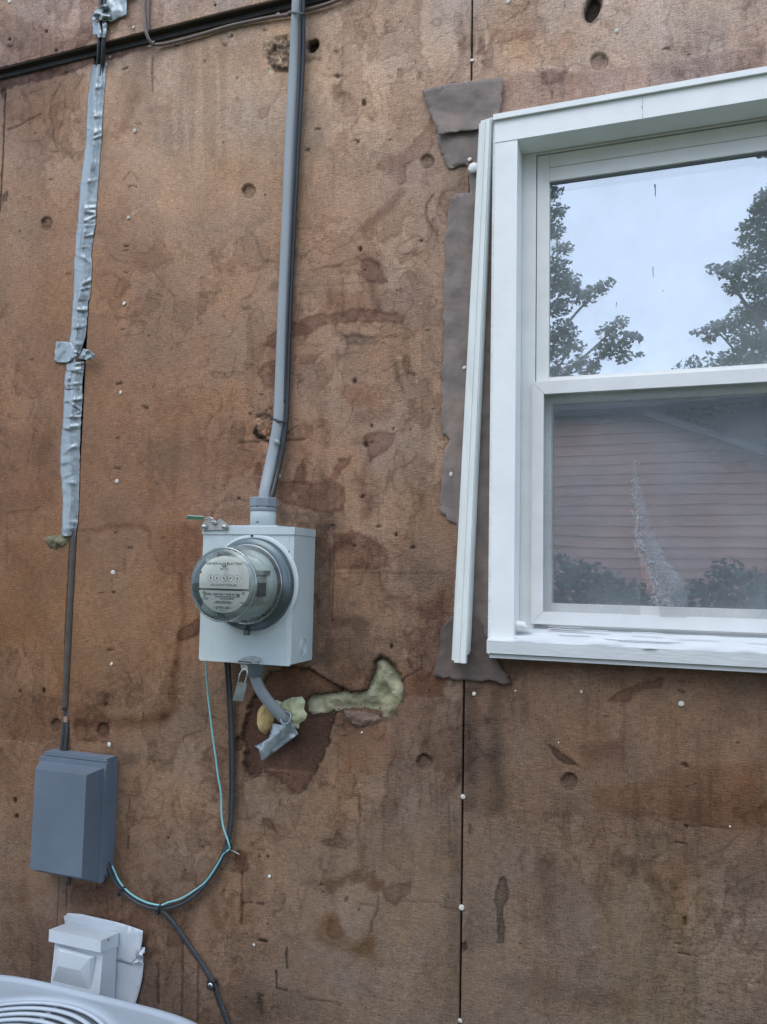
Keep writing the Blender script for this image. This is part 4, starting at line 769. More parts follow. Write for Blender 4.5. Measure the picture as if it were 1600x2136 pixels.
# cracks along the sloping top, built as thin raised paint edges
V, F = [], []
for (xa, xb, ya, sl) in [(1142,1270,1311,.035),(1318,1384,1318,.05),(1165,1230,1321,.03),(1240,1420,1329,.03),(1400,1500,1325,.02),(1560,1600,1331,.02),(1145,1215,1307,.03),(1290,1400,1334,.03),(1068,1110,1316,.03)]:
    base = len(V); n = int((xb-xa)/7)
    for k in range(n+1):
        t = k/n; px = xa+(xb-xa)*t; py = ya+sl*(px-xa)+rg.uniform(-.8, .8)
        p = W(px, py, 0); # find the depth on the slope
        yy = np.interp(py, [1303, 1336+.04*(px-1018)], [FR+.0, sill_f]); p = W(px, py, yy)
        hgt = rg.uniform(.0001, .0005)
        V.append((p[0], yy+.003, p[2]-.0002)); V.append((p[0], yy-.0005, p[2]+hgt)); V.append((p[0], yy-.001, p[2]-.0006))
    for k in range(n): F.append([base+3*k, base+3*k+1, base+3*k+4, base+3*k+3]); F.append([base+3*k+1, base+3*k+2, base+3*k+5, base+3*k+4])
add('cracked_paint', V, F, M['sill'], win, True)
# caulk lump in the corner of the sill
bm = bmesh.new(); bmesh.ops.create_icosphere(bm, subdivisions=3, radius=.013)
for v in bm.verts:
    k = 1+.5*(fbm(v.co.x*1000+50, v.co.z*1000+50, 9, 4)-.5); v.co = Vector((v.co.x*1.5*k, v.co.y*.7*k, v.co.z*.8*k))+Vector(W(1080, 1305, -.012).tolist())
add_bm('caulk_lump', bm, M['vinyl'], win, True)
# specks and scratches on the upper pane
V, F = [], []
for px, py, l, wdt in [(1366,384,14,3.2),(1367,398,12,1.8),(1362,556,22,1.6),(1286,630,12,1.4),(1383,605,3,2)]:
    p = W(px, py, GU-.0006); q = W(px+rg.uniform(-2, 2), py+l, GU-.0006); base = len(V); h = wdt*.0005
    V += [(p[0]-h, GU-.0006, p[2]), (p[0]+h, GU-.0006, p[2]-.0005), (q[0]+h*.4, GU-.0006, q[2]), (q[0]-h*.4, GU-.0006, q[2])]; F.append([base, base+3, base+2, base+1])
add('glass_smear', V, F, pm('smear_dirt', (.16, .17, .18), .8, .2, 50), win)

# dark room behind the glass
bm = bmesh.new(); x0, x1, y0, y1, z0, z1 = -1.6, 1.6, .105, 3.2, .3, 3.0
v = [bm.verts.new(p) for p in ((x0,y0,z0),(x1,y0,z0),(x1,y1,z0),(x0,y1,z0),(x0,y0,z1),(x1,y0,z1),(x1,y1,z1),(x0,y1,z1))]
for f in ((0,1,2,3),(7,6,5,4),(1,5,6,2),(2,6,7,3),(3,7,4,0)): bm.faces.new([v[i] for i in f])
bmesh.ops.recalc_face_normals(bm, faces=bm.faces)
o = add_bm('room_interior', bm, M['room']); o['kind'] = 'structure'

# ------------------------------------------------------------------ loose trim strip
strip = thing('trim_strip', W(957, 1382, -.012), 'long grooved white trim strip hanging loose beside the left edge of the window, its foot swung out', 'trim strip')
def strip_piece(name, lt, rt, rb, lb, yf, yb, mat):
    bm = bmesh.new(); hexa(bm, [W(*p, yf) for p in (lt, rt, rb, lb)]+[np.array([W(*p, yf)[0], yb, W(*p, yf)[2]]) for p in (lt, rt, rb, lb)])
    return add_bm(name, bm, mat, strip, bevel=.0008)
strip_piece('strip_face', (1003, 252), (1022, 246), (971, 1384), (947, 1382), -.040, -.026, M['flash'])
strip_piece('strip_lip', (999.5, 258), (1003, 257), (948, 1378), (942, 1377), -.033, -.016, M['flash'])
strip_piece('strip_groove', (1022.6, 246), (1026, 244), (975, 1366), (971.6, 1367), -.034, -.016, M['flash'])
strip_piece('strip_bead', (1010, 252), (1012.5, 252), (958, 1381), (955, 1381), -.0416, -.0402, M['flash'])
strip_piece('strip_back', (1021, 249), (1029, 245), (978, 1360), (971, 1362), -.0245, -.010, M['flash'])

# ------------------------------------------------------------------ building paper round the window
patch_kw = dict(step=6, thick=.0008)
o = patch('building_paper', [(912,282),(934,276),(990,268),(1040,262),(1040,470),(1040,800),(1040,1100),(1035,1380),(950,1384),(946,1240),(953,1092),(932,1083),(919,1070),(921,1000),(925,950),(938,916),(921,905),(922,800),(925,700),(925,600),(929,500),(938,412),(955,404),(980,402),(975,345),(936,352),(918,318)], -.0035, M['paper'], wr=.0045, wrs=75, seed=3, rough=7, **patch_kw)
tag(o, 'long torn strip of dark building paper running down behind the loose white trim strip', 'building paper')
o = patch('building_paper', [(879,188),(905,182),(937,175),(985,168),(1050,162),(1048,190),(1045,222),(1030,262),(1001,268),(960,273),(915,281),(900,240)], -.008, M['paper'], wr=.007, wrs=70, seed=8, lift=lambda x, y: .006*max(0, (y-240)/40), rough=2.5, **patch_kw)
tag(o, 'square dark paper patch lapped over the upper left corner of the window', 'building paper')
o = patch('building_paper', [(903,1411),(914,1365),(922,1310),(940,1285),(1000,1288),(1022,1366),(1042,1384),(1060,1408),(1064,1426),(1000,1421),(940,1415)], -.006, M['paperdark'], wr=.004, wrs=35, seed=12, rough=7, **patch_kw)
tag(o, 'dark torn paper flap sticking out below the lower left corner of the window', 'building paper')
bm = bmesh.new(); bmesh.ops.create_icosphere(bm, subdivisions=3, radius=.0085)
for v in bm.verts: v.co = Vector((v.co.x*(1+.5*vnoise(v.co.z*300, v.co.y*300, 1, 3)), v.co.y*.6, v.co.z*1.25))+Vector(W(988, 350, -.012).tolist())
o = add_bm('caulk_blob', bm, M['vinyl'], None, True); tag(o, 'small whitish caulk blob stuck beside the trim strip near its top', 'caulk')

# ------------------------------------------------------------------ electric meter
mx0, mx1, mz0, mz1, MF = -.8805, -.6765, 1.5215, 1.784, -.099
em = thing('electric_meter', (-.778, -.0, mz0), 'grey electric meter box with a round glass meter on its front', 'electric meter')
enc = box('enclosure', mx0, mx1, MF, -.001, mz0, mz1, M['metergrey'], em, .003)
bm = bmesh.new(); cbox(bm, mx0-.0015, mx1+.0015, MF-.002, -.0015, mz1-.0125, mz1+.0025)
box('lid_flange', mx0-.0015, mx1+.0015, MF-.0022, -.0015, mz1-.0125, mz1+.0025, M['metergrey'], em, .0012)
bm.free()
box('top_plate', W(485,1090,-.05)[0], W(597,1090,-.05)[0], -.088, -.012, mz1+.0028, mz1+.0065, M['metergrey'], em, .001)
box('fold_seam', mx1-.0125, mx1-.0105, MF-.0009, MF+.002, mz0+.002, mz1-.0128, M['metergrey'], em, .0004)
box('bottom_flange', mx0+.003, mx1-.002, MF-.0012, MF+.003, mz0-.003, mz0+.0015, M['metergrey'], em, .0005)
cxm, czm = -.764, 1.6735
lathe('embossed_ring', [(.100, .002), (.099, -.0006), (.0965, -.0016), (.0925, -.0022), (.0905, -.0024), (.0905, .002)], (cxm, MF, czm), 'y', M['metergrey'], em, 64)
for r in (.0165, .0105):                                             # knockouts on the right side
    V, F = [], []; c = W(632, 1343, -.05); P = [(mx1+.0004, -.045+r*math.cos(t), 1.551+r*math.sin(t)*1.05) for t in np.linspace(0, 2*math.pi, 37)]
    tube_geo(P, .0007, 6, None, (1, 0, 0), V, F, False); add('knockout', V, F, M['metergrey'], enc, True)
ring = lathe('socket_ring', [(.086, .0), (.0905, -.004), (.0905, -.012), (.0875, -.0155), (.080, -.0165), (.079, -.022), (.0765, -.0245), (.0755, -.021), (.0755, -.004)], (cxm, MF-.0015, czm), 'y', M['darkring'], em, 72)
lathe('rim_band', [(.0768, -.0225), (.0772, -.026), (.0758, -.0268), (.0752, -.0235)], (cxm, MF-.0015, czm), 'y', M['steel'], em, 72)
box('ring_tab', cxm-.006, cxm+.004, MF-.020, MF-.010, czm-.099, czm-.089, M['darkring'], em, .002)
box('ring_screw', cxm-.006, cxm-.002, MF-.0045, MF, czm+.0935, czm+.0975, M['ink'], em, .001)
# mechanism and dial inside the glass
lathe('meter_base', [(.074, -.018), (.074, -.024), (.060, -.026), (.058, -.036), (.052, -.042), (.03, -.043)], (cxm, MF, czm), 'y', M['mech'], em, 48)
lathe('drum', [(.042, -.040), (.0435, -.044), (.0435, -.070), (.046, -.0705), (.046, -.084), (.044, -.088), (.030, -.090)], (cxm, MF, czm), 'y', M['mech'], em, 40)
box('terminal_block', cxm+.022, cxm+.049, MF-.066, MF-.030, czm-.030, czm+.016, M['mech'], em, .002)
box('side_bracket', cxm+.030, cxm+.056, MF-.060, MF-.034, czm+.018, czm+.027, M['steel'], em, .001)
box('side_lever', cxm+.047, cxm+.055, MF-.074, MF-.048, czm-.022, czm+.004, M['darkring'], em, .001)
box('magnet', cxm-.056, cxm-.028, MF-.062, MF-.03, czm-.018, czm+.02, M['darkring'], em, .002)
lathe('brass_screw', [(.004, 0), (.0045, -.004), (.003, -.006)], (cxm+.044, MF-.066, czm-.004), 'y', M['zinc'], em, 14)
DY = MF-.1095                                                         # face of the dial
KD = 1.07
def plate(name, pts, y, mat, th=.002):
    bm = bmesh.new(); f = [bm.verts.new((cxm+a*KD, y, czm+b*KD)) for a, b in pts]; k = [bm.verts.new((cxm+a*KD, y+th, czm+b*KD)) for a, b in pts]; n = len(pts)
    bm.faces.new(f); bm.faces.new(k[::-1])
    for i in range(n): bm.faces.new([f[i], f[(i+1) % n], k[(i+1) % n], k[i]])
    return add_bm(name, bm, mat, em)
up_pts = [(-.0485, -.007)]+[(-.0485, .017)]+[(-.044, .019)]+[(.053*math.cos(t), .049*math.sin(t)) for t in np.linspace(2.62, .52, 20)]+[(.0485, .019), (.0485, -.007)]
dial = plate('dial_face', up_pts, DY, M['dial'])
lo_pts = [(.051*math.cos(t), .0485*math.sin(t)) for t in np.linspace(math.pi+.22, 2*math.pi-.22, 26)]
plate('name_plate', [(a, min(b, -.0108)) for a, b in lo_pts], DY+.001, M['dial2'])
plate('disc_slot', [(-.030, -.0096), (.034, -.0096), (.034, -.0078), (-.030, -.0078)], DY+.0006, M['ink'], .0015)
plate('disc_edge', [(-.044, -.0105), (.046, -.0105), (.046, -.0072), (-.044, -.0072)], DY+.0025, M['inkgrey'], .0015)
ty = DY-.0002
def dt(s, size, x, z, mat='ink', al='CENTER', sx=1.0): return text('printed_text', s, size*1.22, (cxm+x*KD, ty, czm+z*KD), M[mat], dial, al, .0001, sx)
dt('GENERAL', .0052, -.0205, .0355, sx=1.25); dt('ELECTRIC', .0052, .0205, .0355, sx=1.2)
lathe('round_emblem', [(.0045, .0), (.0045, -.0006), (.0042, -.0008)], (cxm-.0005, DY, czm+.0355), 'y', M['inkgrey'], dial, 24)
text('printed_text', 'GE', .0042, (cxm-.0005, DY-.0010, czm+.0355), M['dial'], dial)
dt('MULT 1', .0042, 0, .0265, 'inkgrey'); dt('KILOWATTHOURS', .0047, 0, -.0015, 'inkgrey', sx=1.15)
for k, (dx, ang) in enumerate(zip((-.028, -.0145, .0, .0135, .028), (80, -110, -65, 35, -95))):
    V, F = [], []; cc = (cxm+dx, ty, czm+.0115)
    for j in range(10):
        a = 2*math.pi*j/10+.3; P = [(cc[0]+r*math.cos(a), ty-.0001, cc[2]+r*math.sin(a)) for r in (.0058, .0071)]
        tube_geo(P, .00022, 4, None, (0, 1, 0), V, F)
    P = [(cc[0]+.0064*math.cos(t), ty, cc[2]+.0064*math.sin(t)) for t in np.linspace(0, 2*math.pi, 25)]; tube_geo(P, .00028, 4, None, (0, 1, 0), V, F, False)
    add('register_dial', V, F, M['inkgrey'], dial)
    a = math.radians(ang); ca, sa = math.cos(a), math.sin(a); z0 = -.0008
    pts = [(-.0026, -.0008), (.0005, -.0010), (.0052, 0), (.0005, .0010), (-.0026, .0008)]
    add('pointer', [(cc[0]+p*ca-q*sa, ty+z0, cc[2]+p*sa+q*ca) for p, q in pts], [[4, 3, 2, 1, 0]], M['ink'], dial)
    lathe('pointer_hub', [(.0012, 0), (.0012, -.0011), (.0006, -.0013)], cc, 'y', M['ink'], dial, 10)
dt('CL200 • 240V 3W • TA30 Kh 7.2', .0040, -.004, -.0170, sx=1.1); dt('SINGLE STATOR METER 60 Hz', .0027, .004, -.0212); dt('WATTHOUR METER', .0027, .007, -.0247)
dt('1.70.S', .0046, -.036, -.0250); dt('TYPE', .0022, -.038, -.0205)
for px_, r in ((-.0415, .0026), (.0415, .0026)): lathe('plate_screw', [(r, 0), (r, -.001), (r*.6, -.0013)], (cxm+px_, DY, czm-.0150), 'y', M['zinc'], dial, 14)
lathe('plate_dot', [(.0034, .001), (.0034, -.0004), (.003, -.0006)], (cxm+.0305, DY, czm-.0195), 'y', M['inkgrey'], dial, 18)
plate('paper_label', [(-.029, -.0375), (.029, -.0375), (.030, -.0275), (-.028, -.0275)], DY-.0003, M['label'], .0006)
ty = DY-.0006; dt('SERIAL   KWHR METER', .0024, 0, -.0293, 'inkgrey')
V, F = [], []; xx = -.019
rb = random.Random(4)
while xx < .020:
    wd = rb.choice([.0004, .0006, .001]); base = len(V); V += [(cxm+xx, ty, czm-.0358), (cxm+xx+wd, ty, czm-.0358), (cxm+xx+wd, ty, czm-.0312), (cxm+xx, ty, czm-.0312)]; F.append([base, base+1, base+2, base+3]); xx += wd+rb.choice([.0005, .0008])
add('barcode', V, F, M['inkgrey'], dial)
ty = DY-.0002; dt('• 57 771 473 •', .0052, -.001, -.0408); dt('MADE IN U.S.A.', .0020, 0, -.0452, 'inkgrey'); dt('FM2S', .0028, .037, -.0305, 'inkgrey')
# the glass: sides, a rolled shoulder, a flat front
lathe('glass_cover', [(.0755, -.022), (.0748, -.030), (.0725, -.060), (.0695, -.092), (.0680, -.1085), (.0665, -.1130), (.0635, -.1160), (.058, -.1175), (.040, -.1185), (.015, -.1190)], (cxm, MF, czm), 'y', M['dome'], em, 72)
lathe('glass_rim', [(.0688, -.1060), (.0696, -.1085), (.0694, -.1115), (.0672, -.1140), (.0660, -.1125), (.0672, -.1095)], (cxm, MF, czm), 'y', glassmat('thick_glass_edge', .22, (.72, .76, .74, 1), .08, dust=.22), em, 72, closed=True)
# hub on top of the box
hx = float(W(549, 1078, -.05)[0]); hb = mz1+.0065
def zt(py): return float(W(549, py, -.05)[2])
lathe('hub', [(.0250, 0), (.0262, .0005), (.0262, zt(1068)-hb), (.0258, zt(1067)-hb)], (hx, -.05, hb), 'z', M['metergrey'], em, 40)
lathe('locking_ring', [(.0270, zt(1067.5)-hb), (.0275, zt(1066.5)-hb), (.0275, zt(1059.5)-hb), (.0266, zt(1058.5)-hb)], (hx, -.05, hb), 'z', M['pvc'], em, 40)
lathe('compression_nut', [(.0284, zt(1057.5)-hb), (.0292, zt(1057)-hb), (.0292, zt(1041)-hb), (.0280, zt(1038.5)-hb), (.018, zt(1038)-hb), (.016, zt(1040)-hb)], (hx, -.05, hb), 'z', M['pvc'], em, 8, smooth=False)
box('hub_stamp', hx-.002, hx+.0045, -.0772, -.0755, hb+.005, hb+.009, M['inkgrey'], em, .0004)
for px, py in ((597, 1155), (603, 1150), (602, 1164)): p = W(px, py, MF); lathe('rivet', [(.0016, 0), (.0014, -.0007), (.0006, -.001)], (p[0], MF, p[2]), 'y', M['inkgrey'], em, 10)
# latch plate at the foot of the cover
q = [(498,1380),(515,1371),(534,1369),(541,1372),(544,1380),(541,1387)]
pts = [W(a, b, MF-.004) for a, b in [(496,1377),(512,1370),(528,1368),(541,1372),(543,1379),(538,1385),(521,1384)]]
bm = bmesh.new(); f = [bm.verts.new((p[0], MF-.0045, p[2])) for p in pts]; k = [bm.verts.new((p[0], MF-.0002, p[2])) for p in pts]; n = len(pts); bm.faces.new(f)
for i in range(n): bm.faces.new([f[i], f[(i+1) % n], k[(i+1) % n], k[i]])
add_bm('cover_latch', bm, pm('worn_latch', (.34,.385,.40), .4, .1, 60, metal=.2), em, bevel=.0012)
p = W(537, 1379, MF-.005); lathe('latch_rivet', [(.0028, 0), (.0026, -.001), (.001, -.0014)], (p[0], MF-.0045, p[2]), 'y', M['zinc'], em, 14)
a, b = W(491, 1381, MF-.006), W(523, 1383, MF-.006)
box('hasp', a[0], b[0], MF-.0075, MF-.001, b[2]-.0018, b[2]+.0005, M['steel'], em, .0003)
box('hasp_slot', a[0]+.006, b[0]-.0005, MF-.0070, MF-.002, b[2]+.0007, b[2]+.0022, M['ink'], em, 0)
# bracket with three screws at the upper left corner, seal tag on it
bl = thing('seal_bracket', W(448, 1098, MF), 'small zinc locking bracket with screws at the upper left corner of the meter box', 'bracket')
pts = [W(a, b, MF-.0035) for a, b in [(423,1106),(421,1098),(428,1086),(436,1081),(446,1082),(452,1088),(460,1082),(474,1092),(477,1097),(476,1105)]]
bm = bmesh.new(); f = [bm.verts.new((p[0], MF-.006, p[2])) for p in pts]; k = [bm.verts.new((p[0], MF-.0026, p[2])) for p in pts]; n = len(pts); bm.faces.new(f); bm.faces.new(k[::-1])
for i in range(n): bm.faces.new([f[i], f[(i+1) % n], k[(i+1) % n], k[i]])
add_bm('bracket_plate', bm, M['zinc'], bl, bevel=.0008)
for px, py, r in ((425,1099,.0052),(467,1099,.0048),(446,1090,.0055)):
    p = W(px, py, MF-.010); lathe('screw', [(r, .004), (r, 0), (r*.9, -.0022), (r*.5, -.003)], (p[0], MF-.009, p[2]), 'y', M['steel'], bl, 16)
    box('screw_slot', p[0]-r*.8, p[0]+r*.8, MF-.0126, MF-.0118, p[2]-.0005, p[2]+.0005, M['ink'], bl, 0)
P = [W(a, b, MF-.012-c) for a, b, c in ((426,1084,0),(436,1079,.003),(444,1082,.004),(447,1089,.002))]; tube('seal_wire', P, .0011, M['steel'], bl)
st_ = thing('seal_tag', W(408, 1080, MF-.01), 'green plastic seal tag sticking out left from the bracket on the meter box', 'seal tag')
bm = bmesh.new(); hexa(bm, [W(390, 1076, MF-.014), W(424, 1078, MF-.012), W(424, 1084, MF-.012), W(388.5, 1083, MF-.014)]+[W(390, 1076, MF-.011), W(424, 1078, MF-.009), W(424, 1084, MF-.009), W(388.5, 1083, MF-.011)])
add_bm('tag_body', bm, M['green'], st_, bevel=.0005)
bm = bmesh.new(); hexa(bm, [W(391, 1074.3, MF-.0135), W(425, 1076.6, MF-.0125), W(425, 1078, MF-.0125), W(391, 1076, MF-.0135)]+[W(391, 1074.3, MF-.010), W(425, 1076.6, MF-.009), W(425, 1078, MF-.009), W(391, 1076, MF-.010)])
add_bm('tag_edge', bm, pm('pale_tag_edge', (.5, .58, .55), .5), st_)
# padlock hanging from the hasp
pk = thing('padlock', W(500, 1440, MF), 'small steel padlock hanging below the meter box', 'padlock')
P = [W(a, b, MF-.004) for a, b in ((497,1422),(500,1408),(506,1398),(513,1396),(516,1404),(513,1418),(511,1424))]; tube('shackle', P, .0016, M['steel'], pk)
bm = bmesh.new(); hexa(bm, [W(495, 1422, MF-.009), W(516, 1425, MF-.009), W(506, 1463, MF-.009), W(485, 1461, MF-.009)]+[W(495, 1422, MF+.004), W(516, 1425, MF+.004), W(506, 1463, MF+.004), W(485, 1461, MF+.004)])
add_bm('lock_body', bm, pm('dull_lock_body', (.23, .26, .24), .35, .2, 60, metal=.6), pk, bevel=.0014)
bm = bmesh.new(); hexa(bm, [W(501, 1386, MF-.003), W(515, 1386, MF-.003), W(518, 1398, MF-.003), W(505, 1400, MF-.003)]+[W(501, 1386, MF), W(515, 1386, MF), W(518, 1398, MF), W(505, 1400, MF)])
add_bm('lock_eye', bm, M['zinc'], pk, bevel=.001)

# ------------------------------------------------------------------ cables
def wall_path(pts, y): return [W(p[0], p[1], -(p[2] if len(p) > 2 else y)) for p in pts]
sc_ = thing('service_cable', W(590, 600, -.02), 'thick grey service cable running down the wall into the top of the meter box', 'cable')
tube('cable_jacket', wall_path([(623,-60,.034),(620,0,.034),(614,130,.018),(605,300,.016),(597.5,480,.016),(590,660,.016),(585,790,.016),(581.5,870,.017),(573.5,920,.02),(562.5,975,.030),(553,1020,.045),(550,1050,.05)], .016), .0132, M['cablegrey'], sc_, 8, 16, ry=.0095, up=(.25, 1, 0))
V, F = [], []                                                        # a small blister torn in the jacket
P = wall_path([(572,918,.033),(578,922,.036),(583,927,.034)], .03); tube_geo(P, [.003, .0055, .003], 8, .0016, (0, 1, 0), V, F); add('jacket_tear', V, F, M['cablegrey'], sc_, True)
bc = thing('black_cable', W(600, 600, -.02), 'black twin cable strapped along the right side of the thick grey service cable', 'cable')
tube('cable_jacket', wall_path([(632,-60,.036),(632,0,.036),(631,130,.02),(621.5,300,.016),(612,480,.015),(604,650,.015),(600,780,.015),(597,870,.016),(590,930,.020),(579,985,.028),(568,1030,.045),(562,1046,.05)], .016), .0056, M['black'], bc, 8, 10)
tube('messenger_wire', wall_path([(627,-60,.042),(627,0,.042),(625,130,.028),(616,300,.026),(607.5,480,.025),(600,650,.024),(596,760,.022),(594,840,.02)], .02), .0022, M['dkgrey'], bc, 8, 8)
def band(name, pts, r, mat, label, cat, y=None, grp=None):
    t = thing(name, W(pts[0][0], pts[0][1], -.03), label, cat, grp)
    tube('strap', wall_path(pts, .03), r, mat, t, 5, 8, ry=r*.5)
    p = W(pts[0][0], pts[0][1], -(pts[0][2] if len(pts[0]) > 2 else .03)); box('strap_lock', p[0]-.0035, p[0]+.0035, p[1]-.0035, p[1]+.003, p[2]-.003, p[2]+.003, M['black'], t, .0008); return t
band('cable_tie', [(605,27,.03),(612,26,.040),(622,27,.046),(632,29,.046),(636,28,.03)], .0024, M['black'], 'black cable tie round the grey and black cables at the top of the photograph', 'cable tie')
band('cable_tie', [(568,873,.018),(575,876,.027),(584,879,.030),(594,880,.026),(598,878,.016)], .0026, M['black'], 'black cable tie round the grey and black cables above the meter', 'cable tie')
# grey cable leaving the box through the wall
lc = thing('service_cable', W(560, 1450, -.03), 'short bent grey cable leaving the underside of the meter box into the foam-filled hole', 'cable')
tube('cable_jacket', wall_path([(530,1382,.05),(531,1405,.05),(540,1432,.048),(556,1458,.040),(576,1482,.026),(592,1498,.012),(600,1506,.002)], .03), .0118, M['cablegrey'], lc, 8, 14, ry=.0095)
p = W(532, 1400, -.05); lathe('connector', [(.020, .026), (.020, .0), (.0165, -.002), (.016, -.010)], (p[0], p[1], p[2]), 'z', M['pvc'], lc, 24)
# cable painted over, along the ledge
rc = thing('painted_cable', W(420, 72, -.01), 'thin brown painted cable dropping past the ledge and along under it to the right', 'cable')
tube('cable_jacket', wall_path([(303,-50,.034),(301,0,.034),(302,40,.034),(306,70,.032),(316,90,.022),(330,93,.010),(360,88,.008),(420,72,.008),(480,54,.008),(560,37,.008),(605,30,.008),(645,20,.008),(700,2,.008),(760,-30,.008)], .01), .0040, M['browncable'], rc, 8, 10)
tube('cable_jacket', wall_path([(311,-50,.029),(310,0,.029),(309,40,.029),(309,66,.027)], .03), .0030, M['browncable'], rc, 6, 8)
cs = thing('cable_staple', W(316, 92, -.012), 'bent white wire staple holding the brown cable just under the ledge', 'staple'); tube('staple_wire', wall_path([(309,97,.004),(314,95,.016),(317,88,.018),(322,86,.010)], .01), .0014, M['nail'], cs)
# two dark cables coming out of the joint under the ledge, hidden by tape lower down
tw = thing('twin_cables', W(213, 100, -.03), 'pair of dark round cables crossing the black ledge between two pieces of duct tape', 'cable')
for dx, m_ in ((-4.5, 'dkgrey'), (4.5, 'dkgrey')): tube('cable_jacket', wall_path([(216+dx,-60,.030),(215+dx,0,.030),(213+dx,60,.030),(211.5+dx,95,.026),(210.5+dx,122,.014),(209+dx,138,.004),(207+dx,160,.001)], .02), .0050, M[m_], tw, 6, 10)
gc = thing('joint_cable', W(145, 1350, .008), 'dull brown cable sunk in the open joint between boards above the slate box', 'cable')
tube('cable_jacket', [np.array([JL+.0105+.001*math.sin(z*9), .004+.002*math.sin(z*7), z]) for z in np.linspace(1.83, 1.375, 12)], .0082, pm('dusty_cable', (.085, .068, .058), .7, .25, 40), gc, 4, 12)
bj = thing('joint_cable', W(136, 1530, .0), 'black cables entering the top of the slate box from the joint', 'cable')
for dx in (-3, 4): tube('cable_jacket', wall_path([(143+dx*.4,1440,-.008),(139+dx*.6,1480,-.004),(136+dx,1520,.004),(133+dx,1555,.010),(132+dx,1580,.012)], .01), .0045, M['black'], bj, 6, 10)
# copper-coloured lug at the lower end of the joint
lug = box('joint_clip', *(lambda p: (p[0]-.005, p[0]+.005, -.006, .002, p[2]-.006, p[2]+.006))(W(140, 1500, 0)), pm('tan_clip', (.28, .19, .14), .7), None, .001); tag(lug, 'small tan clip wedged in the joint just above the slate box', 'clip')
# black cables looping from the meter to the slate box
lp = thing('looped_cables', W(470, 1700, -.02), 'pair of black cables hanging from the meter box and looping left to the slate box', 'cable')
loop = [(470,1370,.03),(472,1385,.026),(477,1450,.012),(481,1550,.010),(482,1650,.010),(479,1720,.010),(471,1765,.010),(452,1806,.010),(428,1842,.010),(400,1870,.010),(368,1887,.010),(334,1893,.010),(300,1886,.010),(268,1866,.010),(243,1838,.012),(230,1812,.016),(222,1796,.02)]
tube('cable_jacket', wall_path(loop, .01), .0042, M['black'], lp, 8, 10)
tube('cable_jacket', wall_path([(474,1370,.034),(477,1385,.03)]+[(a+4*math.cos(k*.22), b+4*math.sin(k*.22)-1, c+.004) for k, (a, b, c) in enumerate(loop[2:])], .014), .0038, M['dkgrey'], lp, 8, 10)
tl = thing('teal_wire', W(445, 1550, -.02), 'thin teal wire running beside the looping black cables from meter to slate box', 'wire')
tube('wire_jacket', wall_path([(428,1370,.05),(430,1385,.045),(434,1450,.020),(443,1530,.016),(450,1580,.014),(455,1620,.014),(461,1655,.014),(462,1695,.016),(466,1725,.020),(476,1755,.022),(479,1770,.020),(474,1775,.018),(466,1782,.016),(452,1806,.017),(430,1838,.017),(408,1856,.017),(378,1874,.018),(352,1882,.020),(333,1888,.020),(300,1880,.018),(270,1862,.018),(250,1840,.020),(238,1815,.022),(234,1806,.02)], .015), .0019, M['teal'], tl, 8, 8)
dc = thing('drop_cable', W(420, 2010, -.015), 'dark grey cable branching off the loop and dropping to the lower right', 'cable')
for dx in (-2.2, 2.2): tube('cable_jacket', wall_path([(322+dx,1890,.012),(340+dx,1902,.014),(362+dx,1926,.012),(394+dx,1972,.010),(424+dx,2016,.010),(445+dx,2052,.012),(458+dx,2090,.010),(470+dx,2120,.010),(486+dx,2170,.010),(496+dx,2240,.010)], .01), .0032, M['dkgrey' if dx > 0 else 'black'], dc, 8, 8)
band('cable_tie', [(247,1866,.014),(250,1858,.020),(256,1852,.022),(262,1850,.018)], .0024, M['black'], 'black cable tie on the looping cables just right of the slate box', 'cable tie')
band('cable_tie', [(328,1905,.014),(330,1898,.020),(333,1889,.024),(337,1884,.016)], .0024, M['black'], 'black cable tie at the lowest point of the looping cables', 'cable tie')
def clamp(px, py, label):
    t = thing('cable_clamp', W(px, py, -.012), label, 'cable clamp')
    p = W(px, py, -.012); box('clamp_body', p[0]-.009, p[0]+.007, p[1]-.006, p[1]+.008, p[2]-.009, p[2]+.008, M['black'], t, .003)
    lathe('screw_head', [(.0058, .001), (.0056, -.0015), (.0035, -.0028)], (p[0]-.001, p[1]-.006, p[2]), 'y', M['steel'], t, 16)
    for a in (0, 1): box('screw_slot', p[0]-.001-(.0042 if a else .0008), p[0]-.001+(.0042 if a else .0008), p[1]-.0092, p[1]-.0084, p[2]-(.0008 if a else .0042), p[2]+(.0008 if a else .0042), M['ink'], t, 0)
    return t
clamp(443, 2053, 'black plastic clamp with a cross-head screw on the dropping grey cable')
c2 = thing('cable_clamp', W(473, 1768, -.012), 'small grey clamp pinning the black loop and teal wire where they turn left', 'cable clamp')
p = W(473, 1769, -.014); box('clamp_body', p[0]-.007, p[0]+.006, p[1]-.005, p[1]+.010, p[2]-.007, p[2]+.007, M['dkgrey'], c2, .002)
tube('nail_shank', wall_path([(478,1772,.012),(488,1776,.022),(499,1782,.030)], .02), .0012, M['zinc'], c2)

